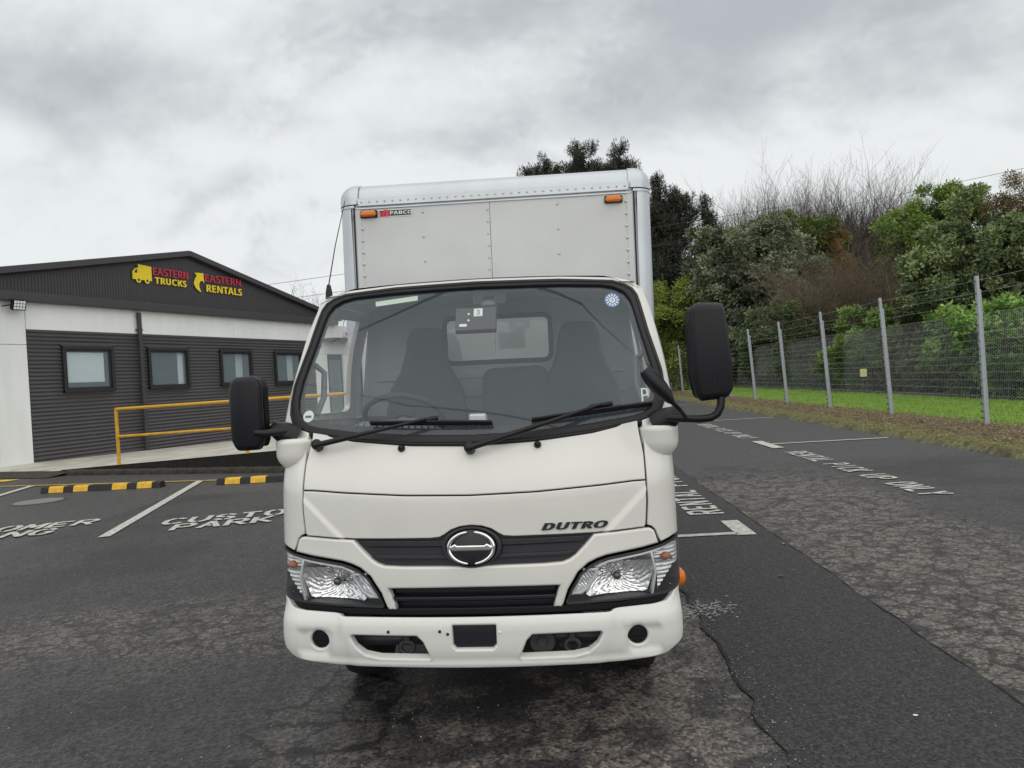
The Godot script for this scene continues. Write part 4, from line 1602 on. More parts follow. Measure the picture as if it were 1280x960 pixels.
func plants() -> void:
	var small := clump(1, 46, 0.42, 0.20, 0.05)
	var broad := clump(2, 34, 0.40, 0.27, 0.085)
	var big := clump(3, 22, 0.34, 0.30, 0.11, 0.3)
	var needle := clump(4, 60, 0.50, 0.34, 0.035)
	var fine := clump(5, 60, 0.42, 0.13, 0.028)
	conifer("tall dark conifer rising behind the right half of the truck box", Vector3(3.9, 0, -60.3), 19.2, 5.6, 17, needle, 12)
	conifer("dark conifer beside the right edge of the truck box", Vector3(9.4, 0, -58.5), 16.0, 4.6, 5, needle, 4)
	conifer("slender pointed dark conifer between box and olive tree", Vector3(13.2, 0, -60.0), 14.4, 3.4, 8, needle, 1)
	leafy("shrub", "yellow green bush just right of the truck box", "bush", Vector3(9.0, 0, -51.0), [[Vector3(0, 3.4, 0), Vector3(1.7, 3.2, 1.6)], [Vector3(-0.9, 5.3, 0.2), Vector3(1.2, 1.9, 1.2)], [Vector3(1.0, 5.8, -0.3), Vector3(1.2, 2.0, 1.2)]], small, 1300, 0.9, Color(0.063, 0.098, 0.021), Color(0.310, 0.380, 0.081), 11)
	leafy("broadleaf_tree", "large round olive grey tree between conifers and brown bush", "tree", Vector3(14.4, 0, -51.0), [[Vector3(-0.6, 7.6, 0), Vector3(3.3, 3.3, 3.0)], [Vector3(1.4, 5.6, 0.6), Vector3(3.0, 3.2, 2.6)], [Vector3(-2.3, 4.9, 0.5), Vector3(2.4, 3.4, 2.2)], [Vector3(-2.7, 9.5, 0), Vector3(1.2, 1.5, 1.2)], [Vector3(1.0, 9.0, -0.5), Vector3(2.2, 1.8, 2.0)], [Vector3(0, 2.4, 0.6), Vector3(3.6, 2.4, 2.4)]], broad, 3600, 1.0, Color(0.040, 0.063, 0.032), Color(0.287, 0.322, 0.207), 12, "", 0.22)
	leafy("broadleaf_tree", "dark green tree top in front of the bare twigs, rusty at one side", "tree", Vector3(18.6, 0, -56.0), [[Vector3(-1.2, 10.2, 0), Vector3(2.6, 1.9, 2.0)], [Vector3(1.6, 9.9, 0), Vector3(2.0, 1.6, 2.0)], [Vector3(0, 7.0, 0), Vector3(3.4, 3.0, 2.6)]], small, 1700, 1.0, Color(0.041, 0.075, 0.020), Color(0.167, 0.208, 0.049), 13, "", 0.2)
	leafy("shrub", "rust coloured bush below the bare twigs", "bush", Vector3(20.5, 0, -55.0), [[Vector3(0, 9.2, 0), Vector3(1.2, 1.8, 1.2)], [Vector3(0.2, 6.5, 0), Vector3(1.5, 2.2, 1.4)]], fine, 420, 1.0, Color(0.151, 0.075, 0.020), Color(0.367, 0.200, 0.059), 14)
	bare("bare_tree", "bare grey twiggy tree, leftmost of those against the sky", Vector3(20.4, 0, -67.0), 15.4, 32, 0.42, 3.2, M.twig, 21, 0.16, 5, 0.085)
	bare("bare_tree", "bare grey twiggy tree, middle and tallest of those against the sky", Vector3(25.4, 0, -67.3), 16.0, 36, 0.45, 3.4, M.twig, 22, 0.14, 5, 0.09)
	bare("bare_tree", "bare grey twiggy tree, rightmost of those against the sky", Vector3(29.6, 0, -65.4), 14.8, 26, 0.45, 2.6, M.twig, 23, 0.13, 5, 0.085)
	bare("bare_tree", "bare brown bush behind the mesh fence, left of the dark green tree", Vector3(16.6, 0, -40.3), 8.4, 12, 0.62, 2.5, M.twig_brown, 24, 0.06, 5, 0.06)
	bare("bare_tree", "lower bare brown bush beside the olive grey tree", Vector3(14.3, 0, -39.6), 7.2, 10, 0.6, 1.5, M.twig_brown, 25, 0.06, 5, 0.055)
	bare("bare_tree", "small bare tree beyond the office roof, left of the truck cab", Vector3(-20.0, 0, -69.3), 11.2, 3, 0.55, 0.9, M.twig, 26, 0.08, 5, 0.10)
	leafy("broadleaf_tree", "bright green tree top above the brown bush, leaning right", "tree", Vector3(21.8, 0, -43.6), [[Vector3(0.5, 9.0, 0), Vector3(1.9, 1.6, 1.7)], [Vector3(-1.5, 7.9, 0), Vector3(1.7, 1.7, 1.5)], [Vector3(2.2, 9.3, -0.2), Vector3(1.2, 1.2, 1.1)], [Vector3(0, 5.6, 0), Vector3(2.2, 2.4, 1.8)]], small, 1900, 0.85, Color(0.052, 0.109, 0.021), Color(0.276, 0.391, 0.081), 15, "", 0.18)
	leafy("broadleaf_tree", "broad dark green tree behind the second fence post from the right", "tree", Vector3(18.3, 0, -32.8), [[Vector3(0.2, 5.4, 0), Vector3(2.4, 2.2, 2.2)], [Vector3(-1.5, 3.9, 0.5), Vector3(1.9, 2.3, 1.7)], [Vector3(2.2, 4.6, 0), Vector3(2.0, 2.3, 1.8)], [Vector3(0, 2.2, 0.8), Vector3(3.0, 2.2, 2.0)], [Vector3(3.6, 3.2, 0.3), Vector3(1.8, 2.6, 1.6)]], broad, 3200, 0.72, Color(0.040, 0.067, 0.028), Color(0.253, 0.316, 0.138), 16, "", 0.2)
	leafy("broadleaf_tree", "reddish brown tree top at the right edge behind the dark green tree", "tree", Vector3(25.6, 0, -41.8), [[Vector3(0, 8.2, 0), Vector3(2.0, 1.9, 1.8)], [Vector3(1.8, 7.6, 0), Vector3(1.8, 2.0, 1.6)], [Vector3(0.4, 5.4, 0), Vector3(2.4, 2.4, 2.0)]], fine, 1300, 0.95, Color(0.092, 0.075, 0.030), Color(0.250, 0.167, 0.067), 17, "", 0.16)
	var low := "leafy shrubs behind the mesh fence"
	leafy("shrub", "light green large leaved shrub behind the mesh, left of the dark green tree", "bush", Vector3(13.8, 0.1, -26.2), [[Vector3(0, 1.9, 0), Vector3(1.1, 1.1, 0.9)], [Vector3(0.6, 0.9, 0.4), Vector3(1.0, 0.9, 0.8)]], big, 520, 0.62, Color(0.083, 0.167, 0.033), Color(0.316, 0.467, 0.117), 31, low, 0.05)
	leafy("shrub", "bright green shrub seen through the mesh between the two nearest posts", "bush", Vector3(13.3, 0.1, -22.6), [[Vector3(0.2, 1.0, 0), Vector3(1.0, 1.0, 0.8)], [Vector3(-0.5, 1.9, -0.3), Vector3(0.9, 0.8, 0.7)], [Vector3(0.9, 2.2, -0.6), Vector3(1.0, 0.8, 0.8)]], big, 640, 0.58, Color(0.075, 0.167, 0.033), Color(0.300, 0.483, 0.117), 32, low, 0.05)
	leafy("shrub", "pale leaved tall shrub rising above the mesh by the nearest post", "bush", Vector3(13.7, 0.1, -20.4), [[Vector3(0, 1.6, 0), Vector3(1.1, 1.5, 0.8)], [Vector3(-0.5, 2.9, 0), Vector3(0.45, 0.8, 0.4)], [Vector3(0.6, 3.0, 0), Vector3(0.7, 0.7, 0.6)], [Vector3(1.6, 2.2, 0), Vector3(0.9, 1.3, 0.8)]], big, 620, 0.5, Color(0.100, 0.141, 0.059), Color(0.350, 0.434, 0.217), 33, low, 0.05)
	leafy("shrub", "leafy green shrub under the brown bush, behind the mesh", "bush", Vector3(13.7, 0.1, -32.6), [[Vector3(0, 2.2, 0), Vector3(1.2, 1.4, 1.0)], [Vector3(-0.9, 1.3, 0.3), Vector3(1.0, 1.2, 0.8)]], broad, 520, 0.62, Color(0.067, 0.125, 0.025), Color(0.217, 0.316, 0.083), 34, low, 0.05)
	leafy("shrub", "dark olive shrub behind the mesh below the olive grey tree", "bush", Vector3(13.6, 0.1, -39.5), [[Vector3(0, 2.0, 0), Vector3(1.5, 1.9, 1.2)], [Vector3(-0.6, 3.3, 0), Vector3(1.2, 1.2, 1.0)]], small, 700, 0.85, Color(0.041, 0.075, 0.030), Color(0.141, 0.184, 0.075), 35, low, 0.05)
	leafy("shrub", "green shrub behind the mesh, right beside the large mirror", "bush", Vector3(13.3, 0.1, -46.0), [[Vector3(0, 2.3, 0), Vector3(1.7, 2.2, 1.3)]], broad, 520, 0.8, Color(0.049, 0.100, 0.033), Color(0.167, 0.233, 0.100), 36, low, 0.05)
	leafy("shrub", "yellowish shrub at the far end of the mesh fence", "bush", Vector3(12.6, 0.1, -62.5), [[Vector3(0, 1.6, 0), Vector3(2.4, 1.7, 1.3)], [Vector3(-2.2, 1.2, 0), Vector3(1.6, 1.2, 1.0)]], small, 620, 0.9, Color(0.083, 0.117, 0.033), Color(0.283, 0.283, 0.083), 37, low, 0.05)
	# the dark tangle under and between them
	var ur := RandomNumberGenerator.new()
	ur.seed = 44
	var mm := scatter("undergrowth", broad, 5200, func(_k):
		var z := -13.0 - 54.0 * pow(ur.randf(), 1.25)
		var x := 14.1 + 4.2 * pow(ur.randf(), 1.6)
		var y := 0.2 + (1.0 + 0.42 * (x - 13.7)) * 1.9 * pow(ur.randf(), 0.9) * (0.75 + 0.25 * sin(z * 0.7))
		return [Transform3D(Basis.from_euler(Vector3(ur.randf() * 2.0, ur.randf() * TAU, ur.randf())).scaled(Vector3.ONE * ur.randf_range(0.55, 1.1)), Vector3(x, y, z)), Color(0.022, 0.035, 0.012).lerp(Color(0.12, 0.15, 0.055), pow(ur.randf(), 1.5))])
	mm.set_meta("label", "dark undergrowth behind the mesh fence")
	var hedge := scatter("woodland", broad, 5200, func(_k):
		var z := -20.0 - 62.0 * ur.randf()
		var x := 17.5 + 14.0 * ur.randf()
		var hh := 2.8 + 2.2 * sin(z * 0.23) * cos(x * 0.5) + 0.13 * (x - 17.0)
		return [Transform3D(Basis.from_euler(Vector3(ur.randf() * 2.0, ur.randf() * TAU, ur.randf())).scaled(Vector3.ONE * ur.randf_range(0.9, 1.6)), Vector3(x, 0.3 + hh * pow(ur.randf(), 0.6), z)), Color(0.022, 0.034, 0.012).lerp(Color(0.12, 0.14, 0.05), pow(ur.randf(), 1.4))])
	hedge.set_meta("label", "dark mass of woodland filling in behind the shrubs")


# ------------------------------------------------------------------ the truck
# Its own axes: x to the right as one faces it, y up, z towards the one who faces it; the front is z = 0.

const ST := {
	"b": [[0.33, 0.37, 0.41, 0.5, 0.56, 0.6], [-0.06, -0.035, -0.015, 0.0, -0.002, -0.02], [0.33, 0.36, 0.39, 0.45, 0.52, 0.6], [0.80, 0.835, 0.857, 0.868, 0.868, 0.862], 0.11, 0.06],
	"u": [[0.57, 0.72, 0.9, 1.03, 1.065, 1.29], [-0.04, -0.031, -0.043, -0.0475, -0.0505, -0.150], [0.6, 0.8, 1.05, 1.3], [0.868, 0.868, 0.866, 0.862], 0.12, 0.06],
	"w": [[1.25, 1.6, 2.05], [-0.13, -0.31, -0.575], [1.25, 1.5, 1.8, 2.05], [0.893, 0.883, 0.843, 0.787], 0.07, 0.07],
}


func ip(y: float, ys: Array, zs: Array) -> float:
	var n := ys.size()
	y = clampf(y, ys[0] - 0.1, ys[n - 1] + 0.1)
	var i := 0
	while i < n - 2 and y > ys[i + 1]:
		i += 1
	var h: float = ys[i + 1] - ys[i]
	var d: float = (zs[i + 1] - zs[i]) / h
	var m0 := d
	var m1 := d
	if i > 0:
		var hp: float = ys[i] - ys[i - 1]
		m0 = ((zs[i] - zs[i - 1]) / hp * h + d * hp) / (h + hp)
	if i < n - 2:
		var hn: float = ys[i + 2] - ys[i + 1]
		m1 = (d * hn + (zs[i + 2] - zs[i + 1]) / hn * h) / (h + hn)
	var t: float = (y - ys[i]) / h
	return (2 * t * t * t - 3 * t * t + 1) * zs[i] + (t * t * t - 2 * t * t + t) * h * m0 + (-2 * t * t * t + 3 * t * t) * zs[i + 1] + (t * t * t - t * t) * h * m1


func skin(s: String, u: float, y: float) -> Vector3:
	# the cab's outer surface: u runs round the front from side to side
	var p: Array = ST[s]
	var h := ip(y, p[2], p[3])
	var yy := y
	if s == "u":
		yy = y - 0.034 * minf(u * u / 0.533, 1.3) * smoothstep(0.98, 1.1, y)
	var z := ip(yy, p[0], p[1])
	var r: float = p[4]
	var k: float = p[5]
	var a := h - r
	var sg := signf(u) if u != 0.0 else 1.0
	var q := absf(u)
	var th0 := atan(2 * k / a)
	var R := r / (1.0 - sin(th0))
	var L := R * (PI / 2 - th0)
	if q <= a:
		return Vector3(sg * q, y, z - k * pow(q / a, 2))
	if q <= a + L:
		var th := th0 + (q - a) / R
		return Vector3(sg * (a + R * (sin(th) - sin(th0))), y, z - k - R * (cos(th0) - cos(th)))
	return Vector3(sg * h, y, z - k - R * cos(th0) - (q - a - L))


func at_skin(s: String, u: float, y: float, off: float) -> Vector3:
	var f := func(a: float, b: float): return skin(s, a, b)
	return skin(s, u, y) + MB.norm(f, u, y) * off


const SEAL := [0.0, 1.272, 0.262, 1.280, 0.519, 1.302, 0.70, 1.330, 0.763, 1.343, 0.80, 1.366, 0.827, 1.392, 0.846, 1.43, 0.853, 1.48, 0.850, 1.56, 0.805, 1.742, 0.779, 1.883, 0.769, 1.925, 0.748, 1.960, 0.71, 1.985, 0.652, 2.004, 0.4, 2.02, 0.0, 2.026]
const GLASS := [0.0, 1.318, 0.262, 1.326, 0.519, 1.346, 0.70, 1.371, 0.748, 1.385, 0.780, 1.410, 0.803, 1.45, 0.810, 1.50, 0.803, 1.57, 0.764, 1.742, 0.738, 1.87, 0.727, 1.905, 0.703, 1.938, 0.66, 1.962, 0.60, 1.975, 0.4, 1.985, 0.0, 1.991]
const LAMP := [0.375, 0.612, 0.40, 0.672, 0.443, 0.741, 0.486, 0.774, 0.52, 0.790, 0.561, 0.802, 0.70, 0.824, 0.78, 0.841, 0.86, 0.858, 0.90, 0.860, 0.965, 0.855, 0.965, 0.70, 0.93, 0.665, 0.88, 0.648, 0.83, 0.640, 0.73, 0.628, 0.60, 0.618, 0.48, 0.614]


func make_truck() -> void:
	truck = thing("box_truck", "white forward control box truck facing us with black mirrors and wipers", "truck")
	truck.transform = Transform3D(Basis(Vector3.UP, deg_to_rad(-2.3)) * Basis(Vector3.BACK, -0.0165), Vector3(-0.356, 0, -3.132))
	cab_front()
	bumper()
	lamps()
	windscreen()
	cab_shell()
	cab_inside()
	mirrors()
	cargo_box()
	chassis()


func cab_front() -> void:
	var t := truck
	var ridge := func(u: float, y: float) -> float:
		var d := (absf(u) - 0.565) * 0.704 - (y - 0.912) * 0.710
		return 0.009 * smoothstep(-0.011, 0.011, d)
	var lid := func(u: float, y: float):
		return skin("u", u, y) + Vector3(0, 0, ridge.call(u, y))
	var plain := func(u: float, y: float): return skin("u", u, y)
	var proud := func(u: float, y: float): return skin("u", u, y) + Vector3(0, 0, 0.009)
	var lower := full([0.0, 0.953, 0.045, 0.949, 0.085, 0.936, 0.112, 0.918, 0.135, 0.906, 0.175, 0.9025, 0.40, 0.903, 0.51, 0.9045, 0.60, 0.910, 0.716, 0.919, 0.722, 0.927, 0.730, 1.02, 0.731, 1.107, 0.676, 1.1055, 0.55, 1.095, 0.28, 1.079, 0.0, 1.073])
	var mb := MB.new()
	mb.sheet(lid, lower, [], 0.012, 0.005, 0.025)
	part("front_lid", mb, M.paint, t)
	var upper := full([0.0, 1.0785, 0.28, 1.0845, 0.55, 1.1005, 0.676, 1.111, 0.731, 1.1125, 0.730, 1.22, 0.716, 1.33, 0.716, 1.352, 0.5, 1.322, 0.26, 1.302, 0.0, 1.294])
	mb = MB.new()
	mb.sheet(plain, upper, [], 0.03, 0.005, 0.025)
	part("cowl_panel", mb, M.paint, t)
	for s in [1.0, -1.0]:
		mb = MB.new()
		mb.sheet(plain, flipped(P2([0.736, 1.352, 0.736, 1.22, 0.738, 1.02, 0.729, 0.925, 0.748, 0.918, 0.763, 0.905, 0.785, 0.852, 0.86, 0.869, 0.90, 0.871, 0.985, 0.866, 1.02, 0.866, 1.02, 1.40, 0.86, 1.40, 0.80, 1.372]), s), [], 0.028, 0.005, 0.025)
		part("corner_panel", mb, M.paint, t)
	var garnish := full([0.0, 0.698, 0.357, 0.696, 0.345, 0.655, 0.329, 0.607, 0.362, 0.606, 0.371, 0.618, 0.392, 0.677, 0.436, 0.748, 0.480, 0.783, 0.517, 0.799, 0.558, 0.811, 0.70, 0.833, 0.777, 0.849, 0.757, 0.902, 0.742, 0.912, 0.716, 0.913, 0.60, 0.904, 0.509, 0.8985, 0.470, 0.858, 0.430, 0.820, 0.405, 0.803, 0.375, 0.792, 0.30, 0.788, 0.0, 0.786])
	mb = MB.new()
	mb.sheet(proud, garnish, [], 0.03, 0.011, 0.035)
	part("front_garnish", mb, M.paint, t)
	# upper grille: dark bowl round the emblem, one long slat to each side
	mb = MB.new()
	mb.sheet(plain, full([0.0, 0.77, 0.42, 0.775, 0.53, 0.905, 0.15, 0.915, 0.0, 0.96]), [], 0.04, 0.0, 0.0, -0.022)
	part("upper_grille", mb, M.grille, t)
	for s in [1.0, -1.0]:
		mb = MB.new()
		mb.sheet(plain, flipped(P2([0.06, 0.812, 0.405, 0.815, 0.432, 0.834, 0.06, 0.831]), s), [], 0.03, 0.005, 0.02, -0.004)
		part("grille_slat", mb, M.grille, t)
		mb = MB.new()
		mb.sheet(plain, flipped(P2([0.08, 0.862, 0.462, 0.866, 0.492, 0.894, 0.12, 0.892]), s), [], 0.03, 0.006, 0.02, -0.012)
		part("grille_slat", mb, M.grille, t)
	var cup := MB.new()
	var hump := func(u: float, y: float): return skin("u", u, y) + Vector3(0, 0, 0.012)
	cup.sheet(hump, ellipse(0.0, 0.864, 0.128, 0.085, 40), [ellipse(0.0, 0.863, 0.104, 0.075, 40)], 0.03, 0.008, 0.04)
	part("emblem_surround", cup, M.grille, t)
	var em := Node3D.new()
	em.name = "emblem"
	t.add_child(em, true)
	var disc := MB.new()
	disc.sheet(func(u: float, y: float): return skin("u", u, y) + Vector3(0, 0, 0.010 + 0.012 * (1.0 - minf(1.0, pow(u / 0.1, 2) + pow((y - 0.863) / 0.073, 2)))), ellipse(0.0, 0.863, 0.102, 0.0735, 40), [], 0.02, 0.003, 0.02)
	part("emblem_disc", disc, M.grille, em)
	for s in [1.0, -1.0]:
		for v in [1.0, -1.0]:
			var pts := []
			var rad := []
			for k in 19:
				var a := deg_to_rad(lerpf(-2.0, 81.0, k / 18.0))
				var p := Vector2(s * 0.0925 * cos(a), 0.863 + v * 0.0655 * sin(a))
				pts.append(at_skin("u", p.x, p.y, 0.022))
				rad.append(0.0055 + 0.004 * cos(a) * cos(a) - (0.003 if k == 18 else 0.0))
			var ring := MB.new()
			ring.tube(pts, rad, 8)
			part("chrome_arc", ring, M.chrome, em)
	var bar := MB.new()
	bar.sheet(hump, P2([-0.090, 0.868, -0.066, 0.882, -0.056, 0.875, 0.056, 0.875, 0.066, 0.882, 0.090, 0.868, 0.080, 0.852, -0.080, 0.852]), [], 0.02, 0.006, 0.012, 0.022)
	part("chrome_bar", bar, M.chrome, em)
	# lower grille
	mb = MB.new()
	mb.sheet(plain, full([0.0, 0.565, 0.40, 0.565, 0.37, 0.71, 0.0, 0.71]), [], 0.05, 0.0, 0.0, -0.075)
	part("lower_grille", mb, M.deep, t)
	for q in [[0.640, 0.656, -0.004], [0.666, 0.694, -0.03], [0.590, 0.622, -0.05]]:
		mb = MB.new()
		mb.sheet(plain, full([0.0, q[0], 0.338, q[0], 0.344, q[1], 0.0, q[1]]), [], 0.04, 0.004, 0.03, q[2])
		part("grille_slat", mb, M.grille, t)
	# name in raised letters
	mb = MB.new()
	var probe := MB.new()
	probe.lettering("DUTRO", 0.026, 0.006, true, func(p): return p)
	var w := 0.0
	for p in probe.v:
		w = maxf(w, p.x)
	for k in 3:
		mb.lettering("DUTRO", 0.028, 0.006, true, func(p): return skin("u", 0.284 + 0.0022 * k + p.x * 0.250 / w + p.y * 0.55, 0.9235 + p.y) + Vector3(0, 0, 0.004 + p.z - 0.0004 * absf(k - 1.0)))
	tag(part("name_badge", mb, M.dark_chrome, t), "slanted dark chrome name letters", "")
	# bulkhead that closes the front behind the panels
	var holes := []
	for s in [1.0, -1.0]:
		holes.append(flipped(P2([0.36, 0.60, 0.45, 0.79, 0.60, 0.83, 0.85, 0.87, 1.0, 0.87, 1.0, 0.60]), s))
	mb = MB.new()
	mb.sheet(plain, full([0.0, 0.55, 1.05, 0.55, 1.05, 1.36, 0.85, 1.36, 0.0, 1.27]), holes, 0.06, 0.0, 0.0, -0.085)
	part("front_bulkhead", mb, M.deep, t)


func bumper() -> void:
	var t := truck
	var bs := func(u: float, y: float):
		var a := absf(u)
		var q := Vector2(absf(a - 0.697) - 0.050, absf(y - 0.470) - 0.034)
		var sd := Vector2(maxf(q.x, 0), maxf(q.y, 0)).length() + minf(maxf(q.x, q.y), 0.0) - 0.022
		var dz := -0.011 * smoothstep(0.011, -0.011, sd) * smoothstep(0.80, 0.74, a)
		# the middle stands a little proud of the ends, with a soft lip along the foot
		dz += 0.008 * smoothstep(0.58, 0.54, a - (y - 0.5) * 0.25) 
		dz += 0.007 * smoothstep(0.398, 0.382, y)
		return skin("b", u, y) + Vector3(0, 0, dz)
	var outline := full([0.0, 0.361, 0.60, 0.364, 0.72, 0.376, 0.80, 0.392, 0.84, 0.415, 0.90, 0.43, 1.12, 0.44, 1.12, 0.650, 0.95, 0.652, 0.885, 0.650, 0.855, 0.641, 0.83, 0.622, 0.80, 0.611, 0.734, 0.6035, 0.605, 0.598, 0.585, 0.596, 0.565, 0.588, 0.55, 0.586, 0.0, 0.585])
	var holes := []
	for s in [1.0, -1.0]:
		holes.append(MB.rounded(flipped(P2([0.531, 0.509, 0.24, 0.507, 0.215, 0.482, 0.183, 0.405, 0.405, 0.407, 0.468, 0.424, 0.506, 0.460]), s), 0.012))
		holes.append(ellipse(s * 0.672, 0.478, 0.040, 0.040, 28))
	holes.append(MB.rounded(P2([-0.089, 0.552, 0.092, 0.552, 0.092, 0.468, 0.076, 0.450, -0.076, 0.450, -0.089, 0.468]), 0.006))
	var mb := MB.new()
	mb.sheet(bs, outline, holes, 0.026, 0.010, 0.035)
	part("bumper", mb, M.bumper_paint, t)
	mb = MB.new()
	mb.sheet(func(u: float, y: float): return skin("b", u, y), full([0.0, 0.37, 0.60, 0.375, 0.78, 0.40, 0.84, 0.43, 0.84, 0.60, 0.0, 0.58]), [], 0.06, 0.0, 0.0, -0.13)
	part("bumper_backing", mb, M.deep, t)
	mb = MB.new()
	mb.sheet(func(u: float, y: float): return skin("b", u, y), MB.rounded(P2([-0.087, 0.550, 0.090, 0.550, 0.090, 0.469, 0.075, 0.452, -0.075, 0.452, -0.087, 0.469]), 0.006), [], 0.03, 0.004, 0.02, -0.012)
	part("plate_recess", mb, M.grille, t)
	for s in [1.0, -1.0]:
		var f := MB.new()
		var at := at_skin("b", s * 0.672, 0.478, -0.03)
		f.lathe([Vector2(0, 0.008), Vector2(0.034, 0.006), Vector2(0.046, 0.0), Vector2(0.046, -0.03)], 28, xf(at, Vector3(s * 0.12, 0, 1)))
		var fog: Node3D = part("fog_lamp_blank", f, M.black_trim, t)
		for y in [-0.016, 0.0, 0.016]:
			var rb := MB.new()
			rb.box(Vector3(0.068 - absf(y), 0.005, 0.006), 0.001, Transform3D(Basis(Vector3.UP, s * 0.12), at + Vector3(s * 0.002, y, 0.010)))
			part("rib", rb, M.black_trim, fog)
	# what shows through the openings: tow eyes, horn, a cross tube
	var tb := MB.new()
	tb.tube([Vector3(-0.62, 0.45, -0.16), Vector3(0.62, 0.45, -0.16)], 0.03, 10)
	part("cross_tube", tb, M.steel, t)
	var hn := MB.new()
	hn.lathe([Vector2(0, 0.02), Vector2(0.02, 0.022), Vector2(0.024, 0.014), Vector2(0.052, 0.016), Vector2(0.056, 0.0), Vector2(0.05, -0.03), Vector2(0, -0.04)], 24, xf(Vector3(0.275, 0.455, -0.085), Vector3(0, 0, 1)))
	part("horn", hn, M.steel, t)
	for x in [-0.30, 0.40]:
		var te := MB.new()
		var ring := []
		for k in 17:
			var a := TAU * k / 16.0
			ring.append(Vector3(x + 0.03 * cos(a), 0.435 + 0.026 * sin(a), -0.08))
		te.tube(ring, 0.010, 8, false)
		te.bx(Vector3(x, 0.475, -0.11), Vector3(0.03, 0.05, 0.08), 0.006)
		part("tow_eye", te, M.steel, t)
	for q in [[-0.359, 0.526, 0], [-0.141, 0.528, 0], [-0.108, 0.517, 0], [0.107, 0.521, 1]]:
		var b := MB.new()
		b.lathe([Vector2(0, 0.004), Vector2(0.005, 0.003), Vector2(0.0075, -0.001)], 12, xf(bs.call(q[0], q[1]), Vector3(0, 0, 1)))
		part("bolt", b, M.bumper_paint if q[2] else M.deep, t)


